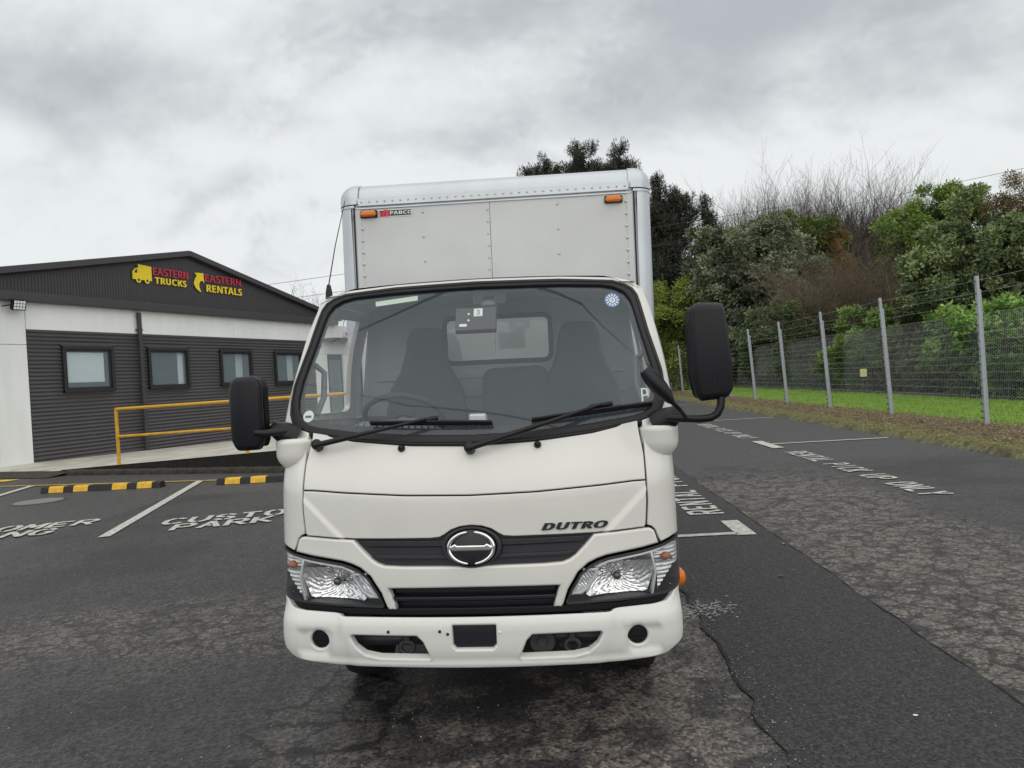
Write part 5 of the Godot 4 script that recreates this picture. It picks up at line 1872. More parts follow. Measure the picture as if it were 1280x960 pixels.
func lamps() -> void:
	var t := truck
	for s in [1.0, -1.0]:
		var sk := func(u: float, y: float): return skin("u", u, y) + Vector3(0, 0, 0.006)
		var hl := Node3D.new()
		hl.name = "headlight"
		t.add_child(hl, true)
		var lamp := MB.rounded(flipped(P2(LAMP), s), 0.012)
		if MB.area(lamp) < 0:
			lamp.reverse()
		var mb := MB.new()
		mb.sheet(sk, lamp, [MB.inset(lamp, 0.011)], 0.03, 0.003, 0.10)
		part("lamp_rim", mb, M.black_trim, hl)
		mb = MB.new()
		mb.sheet(sk, MB.inset(lamp, 0.004), [], 0.03, 0.0, 0.0, -0.098)
		part("lamp_housing", mb, M.black_trim, hl)
		mb = MB.new()
		mb.sheet(sk, MB.inset(lamp, 0.002), [], 0.03, 0.0, 0.0, 0.001)
		part("lens", mb, M.lens, hl)
		# main reflector: rings of small facets in a bowl
		var edge := MB.dense(P2([0.737, 0.812, 0.70, 0.810, 0.56, 0.788, 0.505, 0.766, 0.515, 0.74, 0.487, 0.69, 0.463, 0.652, 0.474, 0.634, 0.60, 0.632, 0.722, 0.643, 0.752, 0.73]), 0.02)
		var mid := Vector2(0.600, 0.716)
		var rays := 52
		var far := []
		for k in rays:
			var d := Vector2.from_angle(TAU * k / rays)
			var best := 0.02
			for i in edge.size():
				var hit = Geometry2D.segment_intersects_segment(mid, mid + d, edge[i], edge[(i + 1) % edge.size()])
				if hit != null:
					best = maxf(best, mid.distance_to(hit))
			far.append(best)
		var rf := MB.new()
		var fr := RandomNumberGenerator.new()
		fr.seed = 9
		var dish := func(k: int, q: float) -> Vector3:
			var d: Vector2 = Vector2.from_angle(TAU * k / rays) * far[k % rays] * q
			var p := mid + d
			var flute := 0.0007 * q * (1.0 if (k + int(q * 40.0)) % 2 else -1.0)
			return at_skin("u", s * p.x, p.y, -0.014 + flute - 0.062 * (1.0 - pow(d.length() / 0.16, 2)))
		var rings := [0.14, 0.23, 0.32, 0.41, 0.50, 0.59, 0.68, 0.76, 0.84, 0.92, 1.0]
		for i in rings.size() - 1:
			for k in rays:
				var a: Vector3 = dish.call(k, rings[i])
				var b: Vector3 = dish.call(k + 1, rings[i])
				var c: Vector3 = dish.call(k + 1, rings[i + 1])
				var e: Vector3 = dish.call(k, rings[i + 1])
				var lift := Vector3(0, 0, fr.randf_range(-0.0016, 0.0016))
				rf.face(a, b, c + lift, Vector3(0, 0, 1))
				rf.face(a, c + lift, e, Vector3(0, 0, 1))
		part("reflector", rf, M.reflector, hl)
		var bm := MB.new()
		var bat := at_skin("u", s * mid.x, mid.y, -0.028)
		bm.lathe([Vector2(0, 0.012), Vector2(0.010, 0.010), Vector2(0.0165, 0.002), Vector2(0.018, -0.012), Vector2(0.012, -0.05)], 20, xf(bat, Vector3(s * 0.15, 0, 1)), true)
		part("bulb_shield", bm, M.dark_chrome, hl)
		# inner daytime lamp
		var dp := flipped(P2([0.521, 0.759, 0.460, 0.759, 0.430, 0.705, 0.398, 0.651, 0.449, 0.652, 0.482, 0.676, 0.512, 0.725]), s)
		if MB.area(dp) < 0:
			dp.reverse()
		mb = MB.new()
		mb.sheet(sk, dp, [MB.inset(dp, 0.011)], 0.03, 0.003, 0.03, -0.008)
		part("daytime_lamp_frame", mb, M.satin, hl)
		var di := MB.new()
		di.sheet(func(u: float, y: float): return skin("u", u, y) + Vector3(0.0, 0, -0.030 + 0.007 * sin(u * 420.0) * cos(y * 330.0)), MB.inset(dp, 0.006), [], 0.0075, 0.0, 0.0)
		part("daytime_reflector", di, M.reflector, hl)
		# bright trim along the top and the divider
		mb = MB.new()
		mb.sheet(sk, flipped(P2([0.505, 0.766, 0.560, 0.7885, 0.70, 0.8105, 0.78, 0.828, 0.86, 0.8445, 0.86, 0.835, 0.78, 0.8185, 0.70, 0.801, 0.562, 0.779, 0.515, 0.758]), s), [], 0.03, 0.002, 0.014, -0.006)
		part("bright_trim", mb, M.satin, hl)
		mb = MB.new()
		mb.sheet(sk, flipped(P2([0.737, 0.814, 0.746, 0.816, 0.763, 0.73, 0.744, 0.637, 0.733, 0.637, 0.753, 0.73]), s), [], 0.03, 0.002, 0.03, -0.006)
		part("divider", mb, M.satin, hl)
		# turn signal
		mb = MB.new()
		mb.sheet(func(u: float, y: float): return skin("u", u, y) + Vector3(0, 0, -0.024 + 0.004 * sin(y * 380.0)), flipped(P2([0.748, 0.818, 0.86, 0.836, 0.945, 0.835, 0.945, 0.76, 0.85, 0.745, 0.80, 0.70, 0.764, 0.655, 0.765, 0.72]), s), [], 0.006, 0.0, 0.0, -0.004)
		part("turn_reflector", mb, M.satin, hl)
		var ab := MB.new()
		var aat := at_skin("u", s * 0.822, 0.786, -0.022)
		ab.lathe([Vector2(0, 0.022), Vector2(0.010, 0.019), Vector2(0.019, 0.009), Vector2(0.021, 0.0), Vector2(0.018, -0.014)], 16, Transform3D(xf(aat, Vector3(s * 0.5, 0, 0.87)).basis.scaled_local(Vector3(1.25, 1.0, 0.85)), aat), true)
		part("turn_bulb", ab, M.amber_bulb, hl)
	# black filler between lamps and bumper
	var fl := MB.new()
	fl.sheet(func(u: float, y: float): return skin("u", u, y), full([0.0, 0.575, 1.05, 0.575, 1.05, 0.70, 0.97, 0.70, 0.90, 0.645, 0.60, 0.606, 0.36, 0.604, 0.0, 0.604]), [], 0.05, 0.004, 0.03, -0.016)
	part("bumper_filler", fl, M.black_trim, t)


func windscreen() -> void:
	var t := truck
	var S := func(u: float, y: float): return skin("w", u, y)
	var seal := full(SEAL)
	var glass := full(GLASS)
	var mb := MB.new()
	mb.sheet(S, seal, [glass], 0.03, 0.009, 0.045, 0.012)
	part("windscreen_seal", mb, M.gasket, t)
	mb = MB.new()
	mb.sheet(S, MB.inset(seal, 0.012), [MB.inset(seal, 0.019)], 0.03, 0.002, 0.012, 0.0155)
	part("seal_bead", mb, M.satin.duplicate(), t).material_override = M.black_trim
	mb = MB.new()
	mb.sheet(S, MB.inset(glass, -0.008), [], 0.04, 0.0, 0.0, -0.004)
	part("windscreen_glass", mb, M.windscreen, t)
	# printed black border, wider along the foot, and the block round the camera
	var inner := full([0.0, 1.350, 0.262, 1.358, 0.519, 1.377, 0.68, 1.396, 0.735, 1.409, 0.762, 1.428, 0.782, 1.46, 0.790, 1.50, 0.784, 1.57, 0.748, 1.742, 0.722, 1.865, 0.709, 1.896, 0.688, 1.922, 0.65, 1.945, 0.60, 1.957, 0.4, 1.968, 0.0, 1.974])
	mb = MB.new()
	mb.sheet(S, glass, [inner], 0.03, 0.0, 0.0, -0.008)
	part("printed_border", mb, M.deep, t)
	mb = MB.new()
	mb.sheet(S, P2([-0.012, 1.985, 0.148, 1.985, 0.145, 1.918, 0.098, 1.916, 0.084, 1.957, 0.038, 1.957, 0.025, 1.918, -0.010, 1.918]), [], 0.03, 0.0, 0.0, -0.009)
	part("printed_block", mb, M.deep, t)
	var dots := MB.new()
	for r in 3:
		for k in 46:
			var u := -0.66 + 1.32 * k / 45.0
			var y := 1.357 + r * 0.009 + 0.085 * u * u
			var p := at_skin("w", u, y, -0.008)
			var h := 0.0042 - r * 0.001
			dots.quad(p + Vector3(-h, -h, 0.002), p + Vector3(h, -h, 0.002), p + Vector3(h, h, -0.002), p + Vector3(-h, h, -0.002), Vector3(0, 0.5, 0.86))
	stuff(part("printed_dots", dots, M.deep, t))
	# camera in its housing, dash camera with labels
	var cm := MB.new()
	cm.box(Vector3(0.09, 0.05, 0.05), 0.012, Transform3D(Basis(Vector3.RIGHT, -0.9), at_skin("w", 0.062, 1.935, -0.05)))
	part("camera_housing", cm, M.dash, t)
	var dc := MB.new()
	dc.sheet(S, MB.rounded(P2([-0.092, 1.795, 0.101, 1.795, 0.101, 1.905, -0.092, 1.905]), 0.004), [], 0.04, 0.003, 0.03, -0.014)
	var dash_cam: Node3D = part("dash_camera", dc, M.print_dark, t)
	mb = MB.new()
	mb.sheet(S, P2([-0.006, 1.860, 0.036, 1.860, 0.036, 1.898, -0.006, 1.898]), [], 0.04, 0.0, 0.0, -0.0125)
	part("white_label", mb, M.sticker_white, dash_cam)
	mb = MB.new()
	mb.lettering("3", 0.024, 0.0006, false, func(p): return at_skin("w", 0.006 + p.x, 1.867 + p.y, -0.0115 + p.z))
	part("printed_number", mb, M.print_dark, dash_cam)
	mb = MB.new()
	mb.sheet(S, P2([-0.072, 1.812, -0.037, 1.812, -0.037, 1.825, -0.072, 1.825]), [], 0.04, 0.0, 0.0, -0.0125)
	part("white_label", mb, M.sticker_white, dash_cam)
	for y in [1.842, 1.873]:
		mb = MB.new()
		mb.sheet(S, ellipse(-0.030, y, 0.005, 0.005, 12), [], 0.04, 0.0, 0.0, -0.0125)
		part("button", mb, M.satin, dash_cam)
	# stickers on the glass
	mb = MB.new()
	mb.sheet(S, P2([-0.494, 1.958, -0.282, 1.976, -0.281, 1.952, -0.490, 1.933]), [], 0.04, 0.0, 0.0, -0.0065)
	part("strip_sticker", mb, M.sticker_green, t)
	mb = MB.new()
	mb.sheet(S, ellipse(0.648, 1.908, 0.036, 0.036, 28), [], 0.04, 0.0, 0.0, -0.0065)
	var ro: Node3D = part("round_sticker", mb, M.sticker_blue, t)
	tag(ro, "round blue and white dated sticker", "")
	for k in 12:
		var a := TAU * k / 12.0
		var d := Vector2(cos(a), sin(a))
		var sdv := d.orthogonal() * 0.0034
		var c := Vector2(0.648, 1.908)
		mb = MB.new()
		mb.sheet(S, PackedVector2Array([c + d * 0.018 - sdv, c + d * 0.031 - sdv, c + d * 0.031 + sdv, c + d * 0.018 + sdv]), [], 0.04, 0.0, 0.0, -0.0058)
		part("ray_mark", mb, M.sticker_white, ro)
	mb = MB.new()
	mb.sheet(S, ellipse(0.648, 1.908, 0.014, 0.014, 20), [], 0.04, 0.0, 0.0, -0.0058)
	part("sticker_middle", mb, M.sticker_white, ro)
	mb = MB.new()
	mb.lettering("5", 0.014, 0.0004, true, func(p): return at_skin("w", 0.643 + p.x, 1.901 + p.y, -0.005 + p.z))
	part("printed_number", mb, M.sticker_blue, ro)
	mb = MB.new()
	mb.sheet(S, ellipse(-0.757, 1.425, 0.026, 0.026, 24), [], 0.04, 0.0, 0.0, -0.0065)
	var rg: Node3D = part("round_sticker", mb, M.sticker_white, t)
	mb = MB.new()
	mb.sheet(S, P2([-0.772, 1.418, -0.742, 1.418, -0.742, 1.428, -0.772, 1.428]), [], 0.04, 0.0, 0.0, -0.0058)
	part("printed_band", mb, M.print_dark, rg)
	mb = MB.new()
	mb.lettering("P", 0.058, 0.001, false, func(p): return at_skin("w", 0.738 + p.x * 0.9, 1.432 + p.y, -0.006 + p.z))
	part("letter_sticker", mb, M.sticker_white, t)
	mb = MB.new()
	mb.box(Vector3(0.11, 0.006, 0.09), 0.001, Transform3D(Basis.from_euler(Vector3(0.7, 0.4, -0.1)), Vector3(0.66, 1.335, -0.40)))
	part("paper_slip", mb, M.sticker_white, t)
	# wipers and washer nozzles
	for q in [[-0.676, 1.287, -0.19, 1.378, -0.445, 1.376, 0.094, 1.360], [-0.001, 1.256, 0.559, 1.410, 0.262, 1.364, 0.782, 1.412]]:
		var wp := Node3D.new()
		wp.name = "wiper"
		t.add_child(wp, true)
		var a0 := at_skin("u", q[0], q[1], 0.030)
		var a1 := at_skin("w", q[2], q[3], 0.040)
		mb = MB.new()
		mb.lathe([Vector2(0, 0.026), Vector2(0.016, 0.025), Vector2(0.023, 0.014), Vector2(0.024, 0.0), Vector2(0.020, -0.04)], 18, xf(a0, Vector3(0, 0.5, 1)), true)
		part("pivot", mb, M.black_trim, wp)
		mb = MB.new()
		var m := a0.lerp(a1, 0.30) + Vector3(0, 0, 0.03)
		mb.tube([a0 + Vector3(0, 0, 0.016), m, a0.lerp(a1, 0.6) + Vector3(0, 0, 0.035), a1 + Vector3(0, 0, 0.012)], [0.014, 0.013, 0.009, 0.007], 8)
		part("arm", mb, M.black_trim, wp)
		var pts := []
		var rub := []
		for k in 15:
			var u := lerpf(q[4], q[6], k / 14.0)
			var y := lerpf(q[5], q[7], k / 14.0)
			pts.append(at_skin("w", u, y, 0.030 + 0.006 * sin(PI * k / 14.0)))
			rub.append(at_skin("w", u, y, 0.014))
		mb = MB.new()
		mb.tube(pts, 0.0065, 6)
		part("blade_frame", mb, M.black_trim, wp)
		mb = MB.new()
		mb.tube(rub, 0.009, 6)
		part("blade_rubber", mb, M.gasket, wp)
		mb = MB.new()
		mb.tube([a1 + Vector3(-0.05, -0.012, -0.008), a1 + Vector3(0.05, 0.002, -0.008)], 0.011, 8)
		part("blade_clip", mb, M.black_trim, wp)
	for q in [[-0.302, 1.272], [0.286, 1.268]]:
		mb = MB.new()
		mb.lathe([Vector2(0, 0.024), Vector2(0.010, 0.022), Vector2(0.014, 0.012), Vector2(0.0165, 0.0)], 14, xf(at_skin("u", q[0], q[1], 0.002), Vector3(0, 0.35, 1)), true)
		part("washer_nozzle", mb, M.black_trim, t)


func cab_shell() -> void:
	var t := truck
	var S := func(u: float, y: float): return skin("w", u, y)
	var hood := full([0.0, 1.296, 0.5, 1.318, 0.74, 1.36, 0.86, 1.395, 1.02, 1.395, 2.12, 1.345, 1.85, 1.70, 1.66, 2.03, 1.2, 2.02, 1.0, 2.0, 0.90, 1.985, 0.83, 1.975, 0.785, 1.978, 0.74, 2.003, 0.66, 2.022, 0.4, 2.037, 0.0, 2.043])
	var holes := [MB.inset(full(SEAL), 0.012)]
	for s in [1.0, -1.0]:
		holes.append(MB.rounded(flipped(P2([0.985, 1.42, 1.86, 1.405, 1.60, 1.78, 1.52, 1.93, 0.935, 1.91, 0.93, 1.75]), s), 0.05))
	var mb := MB.new()
	mb.sheet(S, hood, holes, 0.045, 0.006, 0.03)
	part("cab_body", mb, M.paint, t)
	for s in [1.0, -1.0]:
		var win := MB.rounded(flipped(P2([0.982, 1.417, 1.863, 1.402, 1.602, 1.782, 1.522, 1.933, 0.932, 1.913, 0.927, 1.75]), s), 0.05)
		mb = MB.new()
		mb.sheet(S, win, [], 0.08, 0.0, 0.0, -0.012)
		part("side_glass", mb, M.lens, t)
		# the door skin below
		mb = MB.new()
		mb.sheet(func(u: float, y: float): return skin("u", u, y), flipped(P2([1.025, 0.72, 1.025, 1.395, 2.24, 1.345, 2.24, 0.60, 1.75, 0.60, 1.60, 0.80, 1.35, 0.90, 1.12, 0.80]), s), [], 0.07, 0.006, 0.03)
		part("door", mb, M.paint, t)
		# swelling that carries the mirror arm
		mb = MB.new()
		var pf := []
		for k in 17:
			var q := k / 16.0
			var w := 0.088 * (1.0 - 0.80 * pow(maxf(0.0, (q - 0.45) / 0.55), 2.0))
			w *= pow(minf(1.0, (q + 0.004) / 0.10), 0.4)
			pf.append(Vector2(maxf(w, 0.001), 1.338 - 0.165 * q))
		pf.append(Vector2(0.0, 1.172))
		mb.lathe(pf, 32, Transform3D(Basis.from_scale(Vector3(0.95, 1, 1.25)), Vector3(s * 0.806, 0, -0.25)), true)
		part("mirror_pod", mb, M.paint, t)
	# roof
	mb = MB.new()
	mb.grid(func(i: int, j: int):
		var u := -0.82 + 1.64 * i / 48.0
		var a := absf(u)
		var y := 2.043 - 0.0125 * pow(a / 0.6, 2) - 0.055 * smoothstep(0.60, 0.80, a)
		var f := skin("w", u, y)
		var q := j / 12.0
		return Vector3(f.x, y + 0.045 * sin(minf(q * 1.6, 1.0) * PI / 2) * (1.0 - 0.6 * pow(a / 0.82, 4)), lerpf(f.z + 0.004, -1.52, q)), 48, 12, Vector3.UP)
	part("roof", mb, M.paint, t)
	# rear wall with its window
	var R := func(x: float, y: float): return Vector3(x, y, -1.50)
	mb = MB.new()
	var rw := MB.rounded(P2([-0.315, 1.665, 0.315, 1.665, 0.315, 1.925, -0.315, 1.925]), 0.045)
	mb.sheet(R, P2([-0.86, 0.62, 0.86, 0.62, 0.86, 1.34, 0.775, 2.06, -0.775, 2.06, -0.86, 1.34]), [rw], 0.12, 0.004, 0.03)
	part("rear_wall", mb, M.liner, t)
	mb = MB.new()
	mb.sheet(R, MB.inset(rw, -0.02), [MB.inset(rw, 0.008)], 0.06, 0.006, 0.03, 0.012)
	part("rear_window_seal", mb, M.gasket, t)
	mb = MB.new()
	mb.sheet(R, rw, [], 0.1, 0.0, 0.0, -0.01)
	part("rear_glass", mb, M.rear_glass, t)
	for y in [1.22, 1.34, 1.46, 1.575]:
		mb = MB.new()
		mb.bx(Vector3(0, y, -1.49), Vector3(1.5, 0.018, 0.02), 0.005)
		part("rear_wall_rib", mb, M.liner, t)


func cab_inside() -> void:
	var t := truck
	var mb := MB.new()
	mb.quad(Vector3(-0.83, 0.78, -0.1), Vector3(0.83, 0.78, -0.1), Vector3(0.83, 0.78, -1.49), Vector3(-0.83, 0.78, -1.49), Vector3.UP)
	part("cab_floor", mb, M.seat, t)
	mb = MB.new()
	mb.grid(func(i: int, j: int): return Vector3(-0.76 + 1.52 * i / 8.0, 2.015 - 0.02 * pow(i / 4.0 - 1.0, 2), -0.60 - 0.88 * j / 4.0), 8, 4, Vector3.DOWN)
	part("headliner", mb, M.liner, t)
	# dashboard: a swept profile, raised before the driver
	mb = MB.new()
	var prof := [Vector2(-0.22, 1.325), Vector2(-0.34, 1.318), Vector2(-0.50, 1.315), Vector2(-0.62, 1.30), Vector2(-0.68, 1.25), Vector2(-0.66, 1.10), Vector2(-0.55, 0.80)]
	mb.grid(func(i: int, j: int):
		var x := -0.80 + 1.60 * i / 48.0
		var p: Vector2 = prof[j]
		var hump := 0.075 * smoothstep(0.30, 0.12, absf(x + 0.44)) * (1.0 if j in [2, 3] else (0.4 if j in [1, 4] else 0.0))
		return Vector3(x, p.y + hump - 0.04 * x * x, p.x), 48, 6, Vector3(0, 1, -0.6))
	part("dashboard", mb, M.dash, t)
	# steering wheel, tilted as in a forward control cab
	var sw := Node3D.new()
	sw.name = "steering_wheel"
	t.add_child(sw, true)
	sw.transform = Transform3D(Basis(Vector3.RIGHT, 0.95), Vector3(-0.44, 1.375, -0.84))
	var ring := []
	for k in 41:
		ring.append(Vector3(0.205 * cos(TAU * k / 40.0), 0.205 * sin(TAU * k / 40.0), 0))
	mb = MB.new()
	mb.tube(ring, 0.0155, 10, false)
	part("rim", mb, M.seat, sw)
	for a in [0.0, PI, -PI / 2]:
		mb = MB.new()
		mb.tube([Vector3(cos(a), sin(a), 0) * 0.04, Vector3(cos(a), sin(a), 0) * 0.2], 0.013, 8)
		part("spoke", mb, M.seat, sw)
	mb = MB.new()
	mb.lathe([Vector2(0, 0.02), Vector2(0.05, 0.015), Vector2(0.06, -0.02)], 20, xf(Vector3.ZERO, Vector3(0, 0, 1)))
	part("hub", mb, M.seat, sw)
	mb = MB.new()
	mb.tube([Vector3(0, 0, 0.0), Vector3(0, 0, 0.4)], 0.035, 10)
	part("column", mb, M.dash, sw)
	# seats: padded backs and cushions
	var backs := {
		"driver_seat": [-0.385, P2([-0.23, 1.02, 0.23, 1.02, 0.235, 1.40, 0.215, 1.52, 0.155, 1.62, 0.125, 1.72, 0.115, 1.80, 0.095, 1.855, 0.06, 1.872, -0.06, 1.872, -0.095, 1.855, -0.115, 1.80, -0.125, 1.72, -0.155, 1.62, -0.215, 1.52, -0.235, 1.40]), 0.46],
		"passenger_seat": [0.485, P2([-0.23, 1.02, 0.23, 1.02, 0.235, 1.40, 0.215, 1.52, 0.160, 1.62, 0.130, 1.72, 0.118, 1.80, 0.095, 1.852, 0.06, 1.868, -0.06, 1.868, -0.095, 1.852, -0.118, 1.80, -0.130, 1.72, -0.160, 1.62, -0.215, 1.52, -0.235, 1.40]), 0.46],
		"middle_seat": [0.125, MB.rounded(P2([-0.195, 1.02, 0.195, 1.02, 0.192, 1.628, -0.192, 1.622]), 0.075, 8), 0.36],
	}
	for nm in backs:
		var q: Array = backs[nm]
		var st := Node3D.new()
		st.name = nm
		t.add_child(st, true)
		st.position = Vector3(q[0], 0, 0)
		mb = MB.new()
		mb.sheet(func(x: float, y: float): return Vector3(x, y, -1.06 - (y - 1.0) * 0.20 + 0.02 * cos(x * 9.0)), q[1], [], 0.047, 0.031, 0.11)
		part("backrest", mb, M.seat, st)
		mb = MB.new()
		mb.bx(Vector3(0, 1.0, -0.90), Vector3(q[2], 0.14, 0.48), 0.05)
		part("cushion", mb, M.seat, st)
	# grab handles on the pillars
	for s in [1.0, -1.0]:
		mb = MB.new()
		mb.tube([Vector3(s * 0.79, 1.66, -0.50), Vector3(s * 0.745, 1.62, -0.50), Vector3(s * 0.74, 1.50, -0.46), Vector3(s * 0.765, 1.42, -0.42)], 0.014, 8)
		part("grab_handle", mb, M.dash, t)
	# things standing on the dashboard
	mb = MB.new()
	mb.bx(Vector3(-0.02, 1.365, -0.58), Vector3(0.09, 0.06, 0.05), 0.012)
	part("card_reader", mb, M.satin, t)


func mirrors() -> void:
	var t := truck
	# large mirror at the right
	var m := Node3D.new()
	m.name = "door_mirror"
	t.add_child(m, true)
	var turn := Basis.from_euler(Vector3(0.03, 0.12, 0.005))
	var c := Vector3(1.021, 1.632, -0.14)
	var face := func(x: float, y: float): return c + turn * Vector3(x, y, 0.028 * (1.0 - pow(x / 0.10, 2)) + 0.012 * (1.0 - pow(y / 0.21, 2)))
	var shape := MB.rounded(P2([-0.052, -0.205, 0.072, -0.196, 0.102, -0.16, 0.098, -0.05, 0.072, 0.17, 0.058, 0.20, -0.050, 0.202, -0.082, 0.185, -0.092, 0.12, -0.086, -0.10, -0.070, -0.18]), 0.045)
	for i in shape.size():
		shape[i] *= Vector2(1.09, 1.03)
	var mb := MB.new()
	mb.sheet(face, shape, [], 0.03, 0.036, 0.085)
	part("mirror_shell", mb, M.black_plastic, m)
	mb = MB.new()
	mb.sheet(face, P2([0.022, -0.165, 0.0245, -0.165, 0.0245, -0.067, 0.088, -0.067, 0.088, -0.0645, 0.022, -0.0645]), [], 0.03, 0.0, 0.004, 0.0012)
	part("panel_joint", mb, M.deep, m)
	mb = MB.new()
	var back := func(x: float, y: float): return c + turn * Vector3(x, y, -0.060)
	mb.sheet(back, MB.inset(shape, 0.014), [], 0.06, 0.0, 0.0)
	part("mirror_glass", mb, M.chrome, m)
	mb = MB.new()
	mb.tube([Vector3(0.80, 1.362, -0.20), Vector3(0.88, 1.358, -0.16), Vector3(0.97, 1.353, -0.14), Vector3(1.015, 1.357, -0.14), Vector3(1.040, 1.372, -0.14), Vector3(1.055, 1.40, -0.14), Vector3(1.060, 1.44, -0.145)], 0.0165, 10)
	part("arm", mb, M.black_trim, m)
	mb = MB.new()
	mb.lathe([Vector2(0.0, 0.075), Vector2(0.028, 0.07), Vector2(0.046, 0.02), Vector2(0.058, -0.02), Vector2(0.06, -0.05)], 18, xf(Vector3(0.84, 1.352, -0.215), Vector3(0.55, 0.35, 0.25)), true)
	part("arm_socket", mb, M.black_trim, m)
	# slim look-down mirror seen from its back
	var ld := Node3D.new()
	ld.name = "look_down_mirror"
	t.add_child(ld, true)
	mb = MB.new()
	var prof := []
	for k in 13:
		var q := k / 12.0
		prof.append(Vector2(0.034 * pow(sin(PI * clampf(0.02 + q * 0.80, 0.0, 1.0)), 0.62), 0.175 * q - 0.0875))
	var mid := Vector3(0.785, 1.497, 0.045)
	var ax := Vector3(-0.106, 0.138, -0.01)
	var fx := xf(mid, ax)
	mb.lathe(prof, 20, Transform3D(fx.basis.scaled_local(Vector3(1.0, 1.0, 0.7)), mid), true)
	part("mirror_shell", mb, M.black_plastic, ld)
	mb = MB.new()
	mb.tube([mid - ax.normalized() * 0.08, Vector3(0.862, 1.405, 0.02), Vector3(0.905, 1.366, -0.13)], 0.0095, 8)
	part("stalk", mb, M.black_trim, ld)
	# smaller mirror at the left
	var n := Node3D.new()
	n.name = "door_mirror"
	t.add_child(n, true)
	var turn2 := Basis.from_euler(Vector3(0.03, -0.10, 0.0))
	var c2 := Vector3(-0.992, 1.448, -0.17)
	var face2 := func(x: float, y: float): return c2 + turn2 * Vector3(x, y, 0.030 * (1.0 - pow(x / 0.10, 2)) + 0.012 * (1.0 - pow(y / 0.18, 2)))
	var shape2 := MB.rounded(P2([-0.062, -0.168, 0.070, -0.164, 0.087, -0.12, 0.087, 0.12, 0.074, 0.156, 0.045, 0.172, -0.050, 0.168, -0.078, 0.150, -0.088, 0.10, -0.088, -0.12]), 0.04)
	mb = MB.new()
	mb.sheet(face2, shape2, [], 0.03, 0.03, 0.085)
	part("mirror_shell", mb, M.black_plastic, n)
	mb = MB.new()
	mb.sheet(func(x: float, y: float): return c2 + turn2 * Vector3(x, y, -0.060), MB.inset(shape2, 0.014), [], 0.06, 0.0, 0.0)
	part("mirror_glass", mb, M.chrome, n)
	mb = MB.new()
	mb.tube([Vector3(-0.935, 1.368, -0.10), Vector3(-0.90, 1.362, -0.12), Vector3(-0.82, 1.364, -0.19)], [0.013, 0.016, 0.018], 10)
	part("arm", mb, M.black_trim, n)
	mb = MB.new()
	mb.lathe([Vector2(0.0, 0.075), Vector2(0.028, 0.07), Vector2(0.046, 0.02), Vector2(0.058, -0.02), Vector2(0.06, -0.05)], 18, xf(Vector3(-0.84, 1.352, -0.215), Vector3(-0.55, 0.35, 0.25)), true)
	part("arm_socket", mb, M.black_trim, n)


